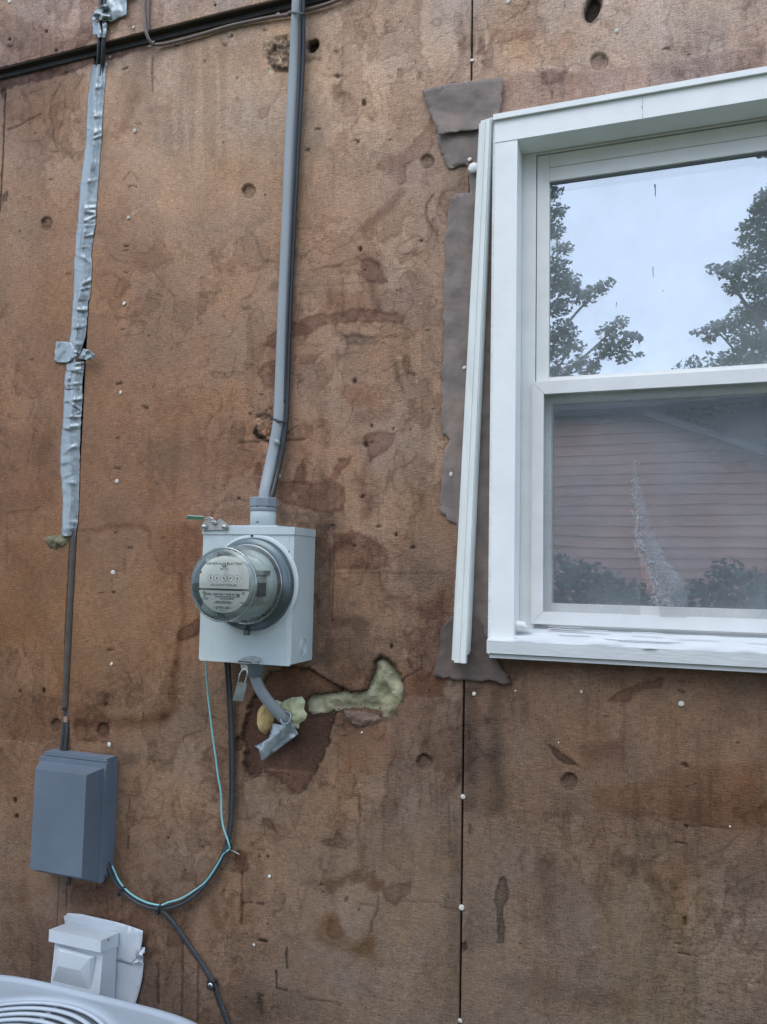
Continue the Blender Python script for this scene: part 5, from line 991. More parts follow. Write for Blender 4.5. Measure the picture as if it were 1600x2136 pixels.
# ------------------------------------------------------------------ duct tape
TP = pm('silver_tape_backing', (.285, .325, .345), .36, .14, 26, .0008, 140, metal=.35, spec=.5, dirt=.2, dirtcol=(.24, .25, .26, 1), dscale=26, stretch=(1, 1, .5))
def tape(label, rows, y0=-.0012, bump=.007, folds=14, seed=1, cols=14, cb=None, fold_amp=.0038, ends=2.0):
    """rows: (y, left, right) in photo pixels"""
    rg = random.Random(seed); folds = int(folds*.95); R = np.array(rows, float); n = int((R[-1, 0]-R[0, 0])/2.2)
    fl = [(rg.uniform(R[0, 0]+6, R[-1, 0]-4), rg.gauss(0, .30), rg.uniform(.35, 1)*fold_amp, rg.uniform(1.8, 5), rg.uniform(-.3, .6), rg.uniform(.4, 1.3)) for _ in range(folds)]
    vl = [(rg.uniform(.15, .85), rg.uniform(R[0, 0], R[-1, 0]), rg.uniform(20, 60), rg.uniform(.4, 1)*.0040, rg.uniform(.04, .08), rg.gauss(0, .003)) for _ in range(max(2, folds//2))]
    V, F = [], []
    for i in range(n+1):
        y = R[0, 0]+(R[-1, 0]-R[0, 0])*i/n; l = np.interp(y, R[:, 0], R[:, 1]); r = np.interp(y, R[:, 0], R[:, 2])
        l += 1.6*(vnoise(y, 3, 9, seed)-.5); r += 1.6*(vnoise(y, 7, 9, seed+2)-.5)
        for k in range(cols+1):
            t = k/cols; x = l+(r-l)*t; b = bump*math.exp(-((t-.48-.08*math.sin(y/37.))/.26)**2)
            w_ = 0
            for fy, sl, am, wd, t0, tl_ in fl:
                if t0 < t < t0+tl_ or True:
                    e = math.exp(-((y-fy-sl*(x-l))/wd)**2)*max(0, 1-abs(t-t0-tl_/2)/(tl_*.7+.1)); w_ += am*e
            for tc_, yc, ln, am, wd, sl in vl: w_ += am*math.exp(-((t-tc_-sl*(y-yc))/wd)**2-((y-yc)/ln)**2)
            w_ += .0026*(fbm(x, y, 15, seed, 3)-.4)
            edge = 1-min(1, min(t, 1-t)*6); yy = y+(ends*(vnoise(x, 2, 6, seed+9)-.5)*2 if i in (0, n) else 0)
            V.append(W(x, yy, y0-b-max(0, w_)*(1-.5*edge)))
    for i in range(n):
        for k in range(cols): a = i*(cols+1)+k; F.append([a, a+cols+1, a+cols+2, a+1])
    o = add('duct_tape', V, F, TP, None, True); m = o.modifiers.new('thickness', 'SOLIDIFY'); m.thickness = .0006; m.offset = -1
    tag(o, label, 'duct tape', 'pieces of silver duct tape'); return o
tape('long straight silver duct tape run over the cables just under the ledge', [(134,193,222),(150,190,221),(200,183,217),(250,180,214),(300,178.5,211.5),(350,172,207),(400,166,203),(450,162.5,200),(478,161,198)], bump=.008, folds=12, seed=2)
tape('crumpled silver duct tape run between the straight upper piece and the cross piece', [(466,161.5,199.5),(500,158,193.5),(535,156,190),(545,154,191.5),(580,154,191),(625,152,187),(628,151,184),(690,148,180),(708,145,177),(725,144,172),(745,147,164),(757,149,160)], y0=-.0022, bump=.008, folds=18, seed=5)
tape('short silver duct tape piece with an oblique lower edge just under the cross piece', [(755,140,176),(770,138,175.5),(790,134,172),(800,133,171),(812,136,170)], y0=-.0026, bump=.007, folds=7, seed=8, fold_amp=.0038)
tape('lowest run of silver duct tape ending where the open joint shows', [(806,134.5,172),(830,133,172),(880,130.5,168.5),(930,126,166.5),(950,125.5,166.5),(985,126,165.5),(1010,129,165.5),(1040,131,165),(1060,130.5,163.5),(1095,129,161.5),(1098,128.5,161),(1119,128,156)], bump=.007, folds=20, seed=11)
o = patch('duct_tape', [(116,712),(143,713),(150,716),(160,742),(150,752),(138,757),(112,755),(114,735)], -.0042, TP, step=4, thick=.0006, wr=.004, wrs=12, seed=4, lift=lambda x, y: .008*max(0, (x-140)/20)); tag(o, 'short silver duct tape end pointing left across the crumpled run', 'duct tape', 'pieces of silver duct tape')
o = patch('duct_tape', [(166,742),(174,727),(184,729),(195,735),(198,742),(194,748),(184,752),(172,750),(164,748)], -.012, TP, step=3.5, thick=.0006, wr=.009, wrs=9, seed=14, lift=lambda x, y: .012*math.sin((x-164)/34*3)); tag(o, 'pinched curl of silver duct tape sticking out to the right of the crumpled run', 'duct tape', 'pieces of silver duct tape')
o = patch('duct_tape', [(226,-30),(290,-40),(264,0),(264,31),(245,39),(232,46),(222,42),(219,30),(221,10)], -.031, TP, step=4.5, thick=.0006, wr=.006, wrs=22, seed=24, lift=lambda x, y: .004*math.sin(x/7)); tag(o, 'broad flat silver duct tape piece on the board above the ledge', 'duct tape', 'pieces of silver duct tape')
o = patch('duct_tape', [(192,33),(197,22),(210,12),(221,7),(228,18),(232,44),(222,45),(206,41),(192,43)], -.036, TP, step=3, thick=.0006, wr=.014, wrs=11, seed=27, lift=lambda x, y: .005*math.sin((y-x*.3)/3.0)); tag(o, 'tightly crumpled silver duct tape wrapping the twin cables above the ledge', 'duct tape', 'pieces of silver duct tape')
o = patch('duct_tape', [(192,44),(205,46),(210,58),(214,78),(204,79),(201,72),(194,72)], -.033, TP, step=3, thick=.0006, wr=.005, wrs=11, seed=31, lift=lambda x, y: .004*math.sin(x/4.)); tag(o, 'small left tail of silver duct tape hanging under the crumpled wrap', 'duct tape', 'pieces of silver duct tape')
o = patch('duct_tape', [(213,46),(223,47),(222,68),(219,79),(213,78)], -.034, TP, step=3, thick=.0006, wr=.005, wrs=9, seed=33); tag(o, 'small right tail of silver duct tape hanging under the crumpled wrap', 'duct tape', 'pieces of silver duct tape')
o = patch('duct_tape', [(570,1508),(585,1512),(604,1503),(612,1512),(622,1531),(600,1548),(575,1567),(547,1589),(541,1572),(540,1562),(531,1557),(548,1548),(560,1540),(566,1522)], -.006, TP, step=4.5, thick=.0006, wr=.010, wrs=18, seed=41, lift=lambda x, y: .012*max(0, 1-abs((x-590)+(y-1520))/30)); tag(o, 'silver duct tape patch wrapped over the end of the short bent grey cable', 'duct tape', 'pieces of silver duct tape')

# ------------------------------------------------------------------ hole below the meter: wool, foam, torn board
def lump(name, poly, y, h, mat, seed, step=5, nz=.35, nzs=14):
    P = np.array(poly, float)
    o = patch(name, poly, y, mat, step=step, thick=0, seed=seed, rough=1.5)
    me = o.data; co = np.empty(len(me.vertices)*3); me.vertices.foreach_get('co', co); co = co.reshape(-1, 3); wc = co+np.array(o.location)
    px, py = proj(wc); d = np.maximum(psd(px, py, poly), 0); n = fbm(px, py, nzs, seed, 4); n2 = fbm(px, py, nzs*2.6, seed+3, 2)
    co[:, 1] -= h*(1-np.exp(-d/9.0))*(.55+nz*2*(n-.5)+.9*n2)
    me.vertices.foreach_set('co', co.ravel()); me.update(); return o
o = lump('insulation', [(800,1358),(770,1380),(752,1425),(700,1424),(630,1430),(620,1500),(690,1500),(760,1500),(785,1510),(812,1516),(840,1488),(860,1440),(845,1395),(820,1366)], .032, .017, M['insul'], 3, 4, .7, 30)
tag(o, 'pale green glass wool filling the gash right of the bent grey cable', 'insulation')
o = lump('spray_foam', [(537,1488),(541,1478),(548,1470),(560,1464),(568,1475),(572,1500),(566,1520),(553,1533),(541,1524),(536,1510)], .005, .022, M['foam'], 8, 4, .3, 12); tag(o, 'ochre lump of hardened spray foam left of the bent grey cable', 'foam')
o = lump('spray_foam', [(566,1464),(578,1460),(590,1464),(588,1478),(575,1474)], .004, .014, M['foamlight'], 12, 3.5, .3, 9); tag(o, 'small pale foam wedge just above the bent grey cable', 'foam')
o = lump('spray_foam', [(586,1476),(592,1462),(610,1454),(630,1453),(637,1463),(634,1478),(641,1490),(636,1502),(626,1508),(624,1520),(610,1520),(606,1505),(600,1490)], .005, .024, M['foamlight'], 17, 4, .5, 14); tag(o, 'pale yellow lump of spray foam right of the bent grey cable', 'foam')
p = W(597, 1497, -.02); V, F = [], []
P = [(p[0]+.011*math.cos(t), p[1]-.002+.004*math.sin(t), p[2]+.012*math.sin(t)) for t in np.linspace(0, 2*math.pi, 20)]; tube_geo(P, .0022, 6, None, (0, 1, 0), V, F, False); add('tape_collar', V, F, TP, lc, True)
o = lump('torn_board_flap', [(716,1480),(740,1482),(765,1486),(790,1492),(798,1500),(786,1508),(768,1514),(750,1519),(734,1512),(722,1500)], -.001, .011, M['fibre'], 23, 4, .9, 10); tag(o, 'curled crumbling flap of torn board along the lower edge of the gash', 'board flap')
o = lump('insulation', [(90,1120),(118,1114),(152,1116),(148,1128),(138,1142),(120,1150),(104,1146),(98,1136)], .002, .012, pm('dusty_wool', (.15, .125, .075), .95, .3, 70, .006, 150, col2=(.25, .215, .13)), 29, 3.5, .8, 9); tag(o, 'tuft of dusty yellow wool poking out at the lower end of the tape run', 'insulation')
rg = random.Random(6); V, F = [], []                                 # crumbs and fibres round the torn edges
for k in range(170):
    if k < 90: cx_, cy_ = rg.uniform(690, 850), rg.gauss(1490, 12)
    elif k < 130: cx_, cy_ = rg.gauss(560, 12), rg.uniform(850, 930)
    else: cx_, cy_ = rg.gauss(585, 22), rg.uniform(85, 150)
    s = rg.uniform(1.0, 3.2); base = len(V); p = W(cx_, cy_, -.0012)
    for a in range(3): t = a*2.1+rg.random(); V.append((p[0]+s*.001*math.cos(t), p[1]-rg.uniform(0, .004), p[2]+s*.001*math.sin(t)))
    V.append((p[0], p[1]-.002-rg.uniform(0, .003), p[2])); F += [[base, base+1, base+3], [base+1, base+2, base+3], [base+2, base, base+3]]
o = add('board_crumbs', V, F, M['fibre'], wall); o['kind'] = 'stuff'

# ------------------------------------------------------------------ slate plastic box
sb_ = thing('utility_box', W(180, 1810, 0), 'slate blue plastic utility box with slanting cover sides low on the left', 'utility box')
bx0, bx1, bz0, bz1 = -1.316, -1.136, 1.030, 1.281
box('back_box', bx0+.004, bx1-.001, -.030, -.001, bz0+.004, bz1-.002, M['box'], sb_, .004)
box('cover_rim', bx0, bx1+.001, -.044, -.0305, bz0, bz1-.003, M['box'], sb_, .003)
box('top_hinge', bx0+.006, bx1-.004, -.036, -.004, bz1-.0015, bz1+.006, M['box'], sb_, .0025)
bm = bmesh.new(); d = -.100
f4 = [W(78,1603,d), W(184,1619,d), W(166,1832,d), W(58,1810,d)]
x0 = (f4[0][0]+f4[3][0])/2; x1 = (f4[1][0]+f4[2][0])/2; z1 = (f4[0][2]+f4[1][2])/2; z0 = (f4[2][2]+f4[3][2])/2
hexa(bm, [(x0, d, z1), (x1, d, z1), (x1, d, z0), (x0, d, z0), (bx0+.004, -.0445, bz1-.012), (bx1-.006, -.0445, bz1-.012), (bx1-.006, -.0445, bz0+.003), (bx0+.004, -.0445, bz0+.003)])
add_bm('cover', bm, M['box'], sb_, bevel=.009, segs=4)
p = W(144, 1838, -.04); lathe('cover_screw', [(.004, .012), (.005, 0), (.005, -.008)], (p[0], p[1], p[2]), 'z', M['black'], sb_, 14)
p = W(216, 1836, -.03); lathe('cable_gland', [(.006, .012), (.007, 0), (.0045, -.006)], (p[0], p[1], p[2]), 'z', M['black'], sb_, 14)

# ------------------------------------------------------------------ white disconnect box on vinyl scraps
def sheet(name, poly, y, mat, label=None, cat=None, parent=None, **k): 
    o = patch(name, poly, y, mat, parent, **k)
    if label: tag(o, label, cat)
    return o
sheet('vinyl_scrap', [(133,1912),(142,1905),(170,1907),(200,1914),(235,1922),(262,1929),(297,1942),(296,1962),(291,1985),(275,2012),(240,2004),(140,1990),(136,1930)], -.006, M['discwhite'], 'bent white vinyl scrap behind the white disconnect box', 'vinyl scrap', step=8, thick=.002, wr=.004, wrs=60, seed=3, lift=lambda x, y: .010*max(0, (x-240)/50)+.004*math.sin(x/25.))
sheet('vinyl_scrap', [(140,2000),(250,2004),(299,2008),(296,2040),(290,2068),(280,2100),(260,2160),(140,2160)], -.004, M['discwhite'], 'lower white vinyl scrap sticking out right of the disconnect box behind the condenser', 'vinyl scrap', step=9, thick=.002, wr=.003, wrs=60, seed=6)
sheet('vinyl_scrap', [(276,2010),(284,2000),(292,1985),(292,1977),(302,1977),(302,1986),(297,1990),(299,2000),(296,2009),(288,2006)], -.016, M['discwhite'], 'small torn white vinyl curl at the right edge of the vinyl scraps', 'vinyl scrap', step=4, thick=.0012, wr=.012, wrs=9, seed=9, lift=lambda x, y: .008*math.sin(y/4.))
db = thing('disconnect_box', W(180, 2080, 0), 'white metal air-conditioner disconnect box with an overhanging lid', 'disconnect box')
dd = -.064
fl = [W(111,1958,dd), W(213,1983,dd), W(203,2070,dd), W(98,2047,dd)]
ax0, ax1 = float(np.mean([fl[0][0], fl[3][0]])), float(np.mean([fl[1][0], fl[2][0]])); az1 = float((fl[0][2]+fl[1][2])/2)
zb = .74
bm = bmesh.new(); hexa(bm, [(ax0+.001, dd+.012, az1), (ax1-.001, dd+.010, az1), (ax1-.001, dd-.002, zb), (ax0+.001, dd-.002, zb), (ax0+.001, -.009, az1), (ax1-.001, -.009, az1), (ax1-.001, -.009, zb), (ax0+.001, -.009, zb)])
add_bm('box_body', bm, M['discwhite'], db, bevel=.002)
lz1 = float(W(108,1938,dd)[2]); lz0_ = az1-.004
bm = bmesh.new(); hexa(bm, [(ax0-.003, dd-.004, lz1), (ax1+.003, dd-.004, lz1), (ax1+.003, dd-.004, lz0_), (ax0-.003, dd-.004, lz0_), (ax0-.003, -.010, lz1-.008), (ax1+.003, -.010, lz1-.008), (ax1+.003, -.010, lz0_-.012), (ax0-.003, -.010, lz0_-.012)])
add_bm('lid', bm, M['discwhite'], db, bevel=.0018)
p = W(238, 1970, dd*.4); lathe('lid_rivet', [(.002, 0), (.0018, -.001)], (ax1+.0035, -.045, lz1-.008), 'y', M['ink'], db, 10)
# embossed panel
bm = bmesh.new(); ex0, ex1 = ax0+.018, ax1-.030; ez1, ez0 = az1-.024, az1-.085
def fy(z): return (dd+.012)+(-.014)*(az1-z)/(az1-zb)-.0004
hexa(bm, [W(*p, dd-.0045) for p in ((124,1984),(187,2000),(166,2024),(120,2015))]+[W(*p, dd+.006) for p in ((118,1973),(199,1995),(190,2072),(108,2050))])
add_bm('embossed_panel', bm, M['discwhite'], db, bevel=.004, segs=3)
P = wall_path([(232,1988,.07),(232,2000,.075)], .07)

# ------------------------------------------------------------------ condenser
az = .85
rim = [WZ(a, b, az) for a, b in ((98,2048),(203,2071),(282,2094))]; yb = float(np.mean([r[1] for r in rim]))
g3 = [WZ(a, b, az)[:2] for a, b in ((130,2088),(196,2108),(226,2136))]
(x1_, y1_), (x2_, y2_), (x3_, y3_) = g3
A_ = np.array([[x2_-x1_, y2_-y1_], [x3_-x2_, y3_-y2_]]); B_ = .5*np.array([x2_**2-x1_**2+y2_**2-y1_**2, x3_**2-x2_**2+y3_**2-y2_**2])
gcx, gcy = np.linalg.solve(A_, B_); gr = math.hypot(x1_-gcx, y1_-gcy)
print('AC', yb, gcx, gcy, gr, rim)
gr = min(max(gr, .22), .272)
gcy = max(p_[1] for p_ in g3)-gr
hs_ = .355; acx = gcx+.01; acy = yb+.004-hs_
ac = thing('air_conditioner', (acx, acy, 0.02), 'white air-conditioner condenser unit with a round top grille standing against the wall', 'air conditioner')
def rsq(h, r, n=8):
    out = []
    for cx_, cy_, a0 in ((h-r, h-r, 0), (-h+r, h-r, 90), (-h+r, -h+r, 180), (h-r, -h+r, 270)):
        for k in range(n+1): a = math.radians(a0+90*k/n); out.append((cx_+r*math.cos(a), cy_+r*math.sin(a)))
    return out
def loft(name, rings, mat, parent, close=False):
    V, F = [], []; n = len(rings[0])
    for r in rings: V += r
    for i in range(len(rings)-1):
        for k in range(n): F.append([i*n+k, i*n+(k+1) % n, (i+1)*n+(k+1) % n, (i+1)*n+k])
    bm = bmesh.new(); bv = [bm.verts.new(tuple(map(float, v))) for v in V]
    for f in F: bm.faces.new([bv[i] for i in f])
    return add_bm(name, bm, mat, parent, True)
N = 120
def sq_ring(h, r, z):                              # a rounded square sampled by angle so that it lofts onto the round grille
    out = []; p = 4.6
    for k in range(N):
        a = -math.pi+2*math.pi*k/N; rr = h/(abs(math.cos(a))**p+abs(math.sin(a))**p)**(1/p); out.append((acx+rr*math.cos(a), acy+rr*math.sin(a), z))
    return out
def ci_ring(r, z): return [(gcx+r*math.cos(-math.pi+2*math.pi*k/N), gcy+r*math.sin(-math.pi+2*math.pi*k/N), z) for k in range(N)]
loft('top_cover', [sq_ring(hs_, .17, az-.075), sq_ring(hs_+.002, .17, az-.012), sq_ring(hs_, .17, az-.003), sq_ring(hs_-.006, .166, az), sq_ring(hs_-.014, .16, az-.0005), sq_ring(hs_-.018, .157, az-.004), sq_ring(hs_-.022, .154, az-.003), ci_ring(gr+.022, az-.001), ci_ring(gr+.014, az+.003), ci_ring(gr+.005, az+.003), ci_ring(gr-.004, az+.002), ci_ring(gr-.006, az-.03)], M['acwhite'], ac)
body = loft('cabinet', [sq_ring(hs_-.012, .16, .06), sq_ring(hs_-.012, .16, az-.076)], M['acwhite'], ac)
V, F = [], []
for z in np.arange(.12, az-.10, .032):
    P = [(a, b, z) for a, b, _ in sq_ring(hs_-.006, .166, z)]; P.append(P[0]); tube_geo(P, .007, 4, .004, (0, 0, 1), V, F, False)
add('side_louvres', V, F, M['acwhite'], ac)['kind'] = 'stuff'
box('base_pan', acx-hs_-.01, acx+hs_+.01, acy-hs_-.01, acy+hs_+.01, .02, .06, M['acwhite'], ac, .004)
lathe('fan_well', [(gr-.007, -.004), (gr-.007, -.12), (.05, -.13)], (gcx, gcy, az), 'z', pm('dim_well', (.24, .27, .30), .6, .1, 10), ac, 48)
for k in range(int((gr-.05)/.0205)):
    r = gr-.014-.0205*k; V, F = [], []; P = [(gcx+r*math.cos(t), gcy+r*math.sin(t), az+.001+.006*(1-r/gr)) for t in np.linspace(0, 2*math.pi, 73)]
    tube_geo(P, .0046, 6, .0036, (0, 0, 1), V, F, False); add('grille_ring', V, F, M['acwire'], ac, True)
a0 = None
q = WZ(100, 2110, az); a0 = math.atan2(q[1]-gcy, q[0]-gcx)
for k in range(6):
    a = a0+k*math.pi/3; P = [(gcx+r*math.cos(a), gcy+r*math.sin(a), az-.006+.006*(1-r/gr)) for r in np.linspace(.05, gr-.004, 6)]
    V, F = [], []; tube_geo(P, .0075, 6, .0022, (0, 0, 1), V, F); add('grille_spoke', V, F, M['acwire'], ac, True)
for k in range(4):                                  # the fan under the grille
    a = k*math.pi/2+.4; bm = bmesh.new(); c_, s_ = math.cos(a), math.sin(a)
    def P2(u, v, z): return (gcx+u*c_-v*s_, gcy+u*s_+v*c_, az+z)
    hexa(bm, [P2(.05, -.02, -.075), P2(.2, -.06, -.068), P2(.21, .04, -.095), P2(.05, .03, -.095), P2(.05, -.02, -.079), P2(.2, -.06, -.072), P2(.21, .04, -.099), P2(.05, .03, -.099)]); add_bm('fan_blade', bm, M['mech'], ac)
lathe('fan_hub', [(.05, -.11), (.05, -.06), (.03, -.055)], (gcx, gcy, az), 'z', M['mech'], ac, 24)
box('condenser_pad', acx-.48, acx+.48, acy-.47, min(acy+.46, -.01), -.04, .02, pm('pad_concrete', (.32, .31, .29), .9, .12, 12, .002, 60), None, .004)
tag(bpy.data.objects['condenser_pad'], 'square concrete pad under the condenser unit', 'concrete pad')

# ------------------------------------------------------------------ behind the camera: yard, neighbour's house, trees
gm = pm('lawn', (.055, .075, .03), .95, .3, 3, .02, 40, spec=.1)
o = add('ground', [(-120, -160, 0), (120, -160, 0), (120, 40, 0), (-120, 40, 0)], [[0, 1, 2, 3]], gm); o['kind'] = 'structure'
HY = -9.2
GL2 = GLo
def rl(px, py): return RF(px, py, HY, GL2)
e_l = rl(1150, 866); pk_ = rl(1345, 866); rr_ = rl(1600, 951)
slope = (rr_[2]-pk_[2])/(rr_[0]-pk_[0])
hx0, hx1 = e_l[0]-3.2, pk_[0]+4.6
ztop = pk_[2]; zr = max(1.2, ztop+slope*(hx1-pk_[0]))
nh = thing('neighbour_house', ((hx0+hx1)/2, HY-2, 0), 'brown clapboard house across the yard, mirrored in the window', 'house')
sid = pm('brown_clapboard', (.64, .35, .285), .75, .14, 6, .002, 40, stretch=(.3, 1, 3), spec=.25)
pitch = abs(rl(1300, 1000)[2]-rl(1300, 1021.4)[2])
zz = .2; k = 0
while zz < ztop-.01:
    z1 = min(zz+pitch, ztop); xe = hx1 if z1 <= zr else pk_[0]+(z1-ztop)/slope
    xb = hx1 if zz <= zr else min(hx1, pk_[0]+(zz-ztop)/slope)
    bm = bmesh.new(); hexa(bm, [(hx0, HY+.005, z1), (xe, HY+.005, z1), (xb, HY+.028, zz), (hx0, HY+.028, zz), (hx0, HY-.02, z1), (xe, HY-.02, z1), (xb, HY-.02, zz), (hx0, HY-.02, zz)]); add_bm('clapboard', bm, sid, nh); zz = z1; k += 1
roofm = pm('dark_shingles', (.052, .058, .066), .9, .25, 8, .006, 30, stretch=(1, 1, 4), spec=.15)
bm = bmesh.new()                                    # main roof behind the wall, with its lower right rake
rz = RF(1300, 800, HY-3.0, GL2)[2]
hexa(bm, [(hx0-.2, HY+.25, ztop+.06), (pk_[0]+.02, HY+.25, ztop+.06), (pk_[0]+.02, HY+.25, ztop-.02), (hx0-.2, HY+.25, ztop-.02), (hx0-.2, HY-3, rz), (hx1+.6, HY-3, rz), (hx1+.6, HY-3, rz-.12), (hx0-.2, HY-3, rz-.12)])
add_bm('roof', bm, roofm, nh)
bm = bmesh.new(); xe = hx1+.3; ze = ztop+slope*(xe-pk_[0])
hexa(bm, [(pk_[0], HY+.22, ztop+.05), (xe, HY+.22, ze+.05), (xe, HY+.22, ze-.02), (pk_[0], HY+.22, ztop-.02), (pk_[0], HY-6, ztop+.05), (xe, HY-6, ze+.05), (xe, HY-6, ze-.02), (pk_[0], HY-6, ztop-.02)]); add_bm('side_roof', bm, roofm, nh)
trim = pm('tan_rake_trim', (.15, .135, .14), .6, .1, 20)
bm = bmesh.new(); hexa(bm, [(pk_[0], HY+.245, ztop+.035), (xe, HY+.245, ze+.035), (xe, HY+.245, ze-.055), (pk_[0], HY+.245, ztop-.055), (pk_[0], HY+.2205, ztop+.035), (xe, HY+.2205, ze+.035), (xe, HY+.2205, ze-.055), (pk_[0], HY+.2205, ztop-.055)]); add_bm('rake_board', bm, trim, nh)
box('frieze_board', hx0, pk_[0], HY-.07, HY-.025, ztop-.3, ztop+.055, roofm, nh, 0)
box('rear_wing', pk_[0]-1, hx1+3.5, HY-7, HY-6.2, 0, RF(1450, 796, HY-6.2, GL2)[2], roofm, nh, 0)
box('house_core', hx0+.02, hx1-.02, HY-6, HY-.03, 0, min(zr-.2, ztop-.3), sid, nh, 0)
bx = [rl(1560, 1195), rl(1700, 1290)]
wf = box('house_window', bx[0][0], bx[1][0], HY+.03, HY+.06, bx[1][2], bx[0][2], trim, nh, .005)
box('pane', bx[0][0]+.06, bx[1][0]-.06, HY+.055, HY+.066, bx[1][2]+.06, bx[0][2]-.06, pm('dark_pane', (.03, .035, .04), .1), wf, 0)

leafm = pm('tree_leaves', (.06, .105, .05), .7, .5, 2.0, spec=.25)
barkm = pm('bark', (.09, .07, .055), .9, .3, 12, .01, 40)
def leaves(name, cl, parent, mat, size, per, seed, stretch=1.0):
    rg = np.random.RandomState(seed); C = []
    for (c, r) in cl:
        n = int(per*(r/.45)**2); d = rg.normal(0, 1, (n, 3)); d /= np.linalg.norm(d, axis=1)[:, None]+1e-9
        C.append(np.array(c)+d*(rg.uniform(0, 1, n)**.5*r)[:, None]*np.array([1.15*stretch, 1.0, .8]))
    C = np.concatenate(C); n = len(C); a = rg.normal(0, 1, (n, 3)); a[:, 2] *= .55; a /= np.linalg.norm(a, axis=1)[:, None]
    b = np.cross(a, rg.normal(0, 1, (n, 3))); b /= np.linalg.norm(b, axis=1)[:, None]+1e-9; s = (size*rg.uniform(.6, 1.35, n))[:, None]
    V = np.stack([C-a*s, C+b*s*.55, C+a*s, C-b*s*.55], 1).reshape(-1, 3); F = np.arange(n*4).reshape(-1, 4)
    o = add(name, V, F, mat, parent); return o
def limb(P, r0, r1, parent, name='limb'): 
    Q = catmull(P, 5); return tube(name, Q, np.linspace(r0, r1, len(Q)), barkm, parent, 1, 8, ry=np.linspace(r0, r1, len(Q)), up=(.3, .9, .2))
def tree(label, base, px_cl, Y, seed, extra, hgt, crown_r, leaf=.055, per=520):
    rg = random.Random(seed); t = thing('maple_tree', base, label, 'tree', 'trees beyond the neighbouring house')
    cl = []
    for (px, py, r) in px_cl:
        yy = Y+rg.uniform(-.8, .8); c = RF(px, py, yy, GU); cl.append((c, r*(abs(yy)+1.5)/FPX*.95))
    for k in range(extra):
        a = rg.uniform(0, 2*math.pi); h = rg.uniform(hgt*.42, hgt); rad = crown_r*math.sin(math.pi*min(1, max(.1, (h-hgt*.3)/(hgt*.75))))*rg.uniform(.45, 1)
        c = np.array([base[0]+rad*math.cos(a), base[1]+rad*math.sin(a), h])
        # leave the gap of open sky between the two trees
        mir = np.array([c[0], 2*GU-c[1], c[2]]); q = MC@(mir-CAM); qx, qy = q[0]/q[2]*FPX+800, q[1]/q[2]*FPX+1068
        if 1130 < qx < 1640 and 330 < qy < 800: continue
        cl.append((c, rg.uniform(.5, .85)))
    leaves('crown', cl, t, leafm, leaf, per, seed)
    top = (base[0]+.2, base[1], hgt*.85); limb([base, (base[0]+.05, base[1], hgt*.3), (base[0]+.15, base[1]+.05, hgt*.6), top], .24, .05, t, 'trunk')
    for c, r in cl[::4]:
        z0 = max(hgt*.3, c[2]-1.2); limb([(base[0]+.1, base[1], z0*.85), (base[0]*.5+c[0]*.5, base[1]*.5+c[1]*.5, z0), tuple(c)], .07, .015, t)
    return t
YT = -16.0
tb = RF(1040, 900, YT, GU); tr_ = RF(1690, 900, YT, GU)
tree('tall leafy tree on the left in the upper window reflection', (tb[0], YT, 0), [(1150,400,24),(1160,440,26),(1152,480,30),(1175,520,22),(1158,560,36),(1185,590,30),(1165,640,30),(1215,615,30),(1250,600,20),(1272,588,12),(1175,690,34),(1150,730,40),(1195,720,26),(1210,760,26),(1230,775,22),(1270,690,26),(1295,670,18),(1290,715,28),(1318,700,18),(1335,706,10),(1262,735,26),(1300,745,22),(1335,742,10),(1170,775,30),(1160,600,30),(1240,760,14)], YT, 3, 60, 11.5, 4.2)
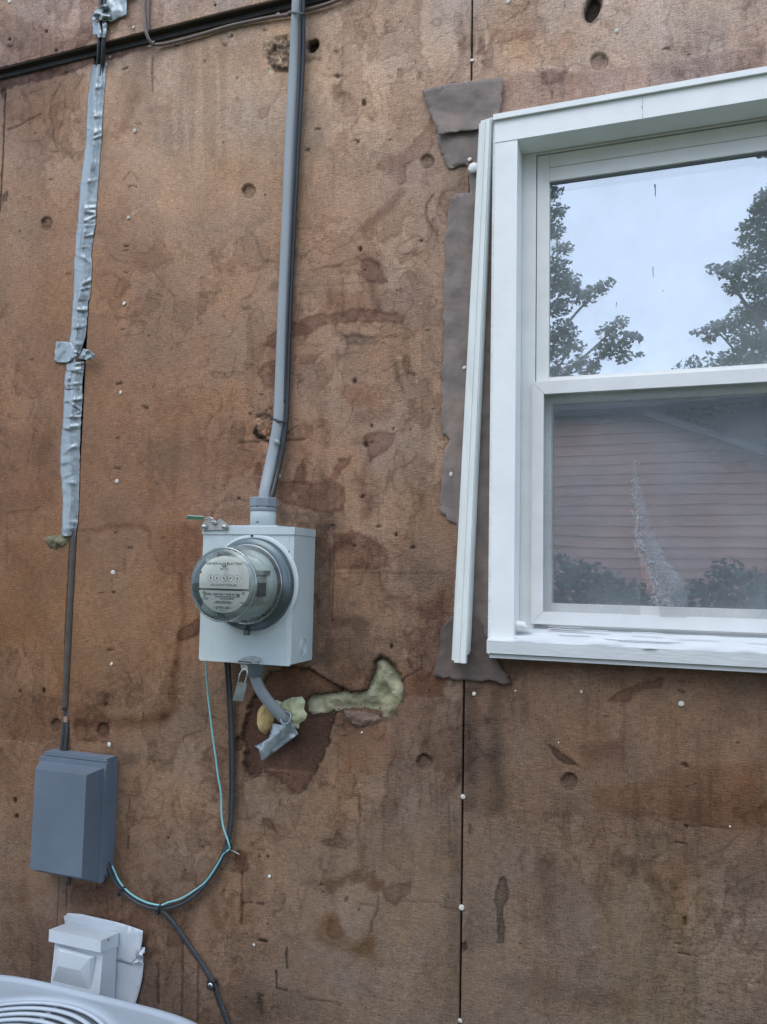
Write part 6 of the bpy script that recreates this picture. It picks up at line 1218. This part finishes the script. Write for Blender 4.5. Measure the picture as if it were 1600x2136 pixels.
tree('dense leafy tree on the right in the upper window reflection', (tr_[0], YT-.5, 0), [(1592,412,18),(1578,432,18),(1600,450,26),(1560,470,22),(1590,490,30),(1555,500,22),(1580,540,36),(1540,560,30),(1510,565,22),(1484,560,14),(1560,590,34),(1600,600,40),(1530,600,22),(1595,650,44),(1560,660,36),(1520,680,28),(1490,685,20),(1462,692,12),(1445,694,6),(1480,705,14),(1560,710,36),(1600,720,44),(1540,745,28),(1580,760,34),(1515,752,12),(1640,500,50),(1650,600,60),(1660,700,60)], YT-.5, 5, 60, 11.0, 4.4)
for i, (cx_, lab) in enumerate(((-9.5, 'dark tree far off to the left of the neighbouring house'), (8.6, 'dark tree far off to the right of the neighbouring house'))):
    tree(lab, (cx_, -15.5, 0), [], -15.5, 21+i, 70, 9.5, 3.6)
# shrubs in front of that wall
def shrub(label, pxs, Y, seed, leaf=.045, per=420):
    rg = random.Random(seed); cl = []
    for px, py, r in pxs: c = RF(px, py, Y+rg.uniform(-.25, .25), GL2); cl.append((c, r*(abs(Y)+1.5)/FPX))
    b = np.mean([c for c, r in cl], 0); t = thing('shrub', (b[0], Y, 0), label, 'shrub', 'shrubs along the neighbouring wall')
    leaves('foliage', cl, t, pm('shrub_leaves', (.045, .065, .055), .7, .4, 4, spec=.2) if 'shrub_leaves' not in bpy.data.materials else bpy.data.materials['shrub_leaves'], leaf, per, seed)
    V, F = [], []
    for c, r in cl[::2]: tube_geo(catmull([(b[0]+rg.uniform(-.1, .1), Y, 0), (b[0]*.6+c[0]*.4, Y, c[2]*.5), tuple(c)], 4), .012, 5, None, (0, 1, 0), V, F)
    add('stems', V, F, barkm, t); return t
shrub('long sloping dark hedge mirrored at the lower left of the torn screen', [(1150,1165,30),(1165,1200,50),(1200,1190,38),(1200,1240,60),(1240,1205,40),(1250,1250,60),(1285,1220,36),(1300,1255,50),(1330,1240,32),(1345,1265,40),(1140,1260,70),(1360,1290,50),(1250,1320,90),(1150,1330,90)], -7.6, 3)
shrub('rounded dark shrub mirrored at the lower right of the torn screen', [(1520,1195,36),(1545,1210,40),(1500,1225,44),(1540,1250,56),(1470,1240,34),(1450,1225,22),(1440,1255,36),(1510,1290,70),(1450,1310,60)], -7.6, 7)
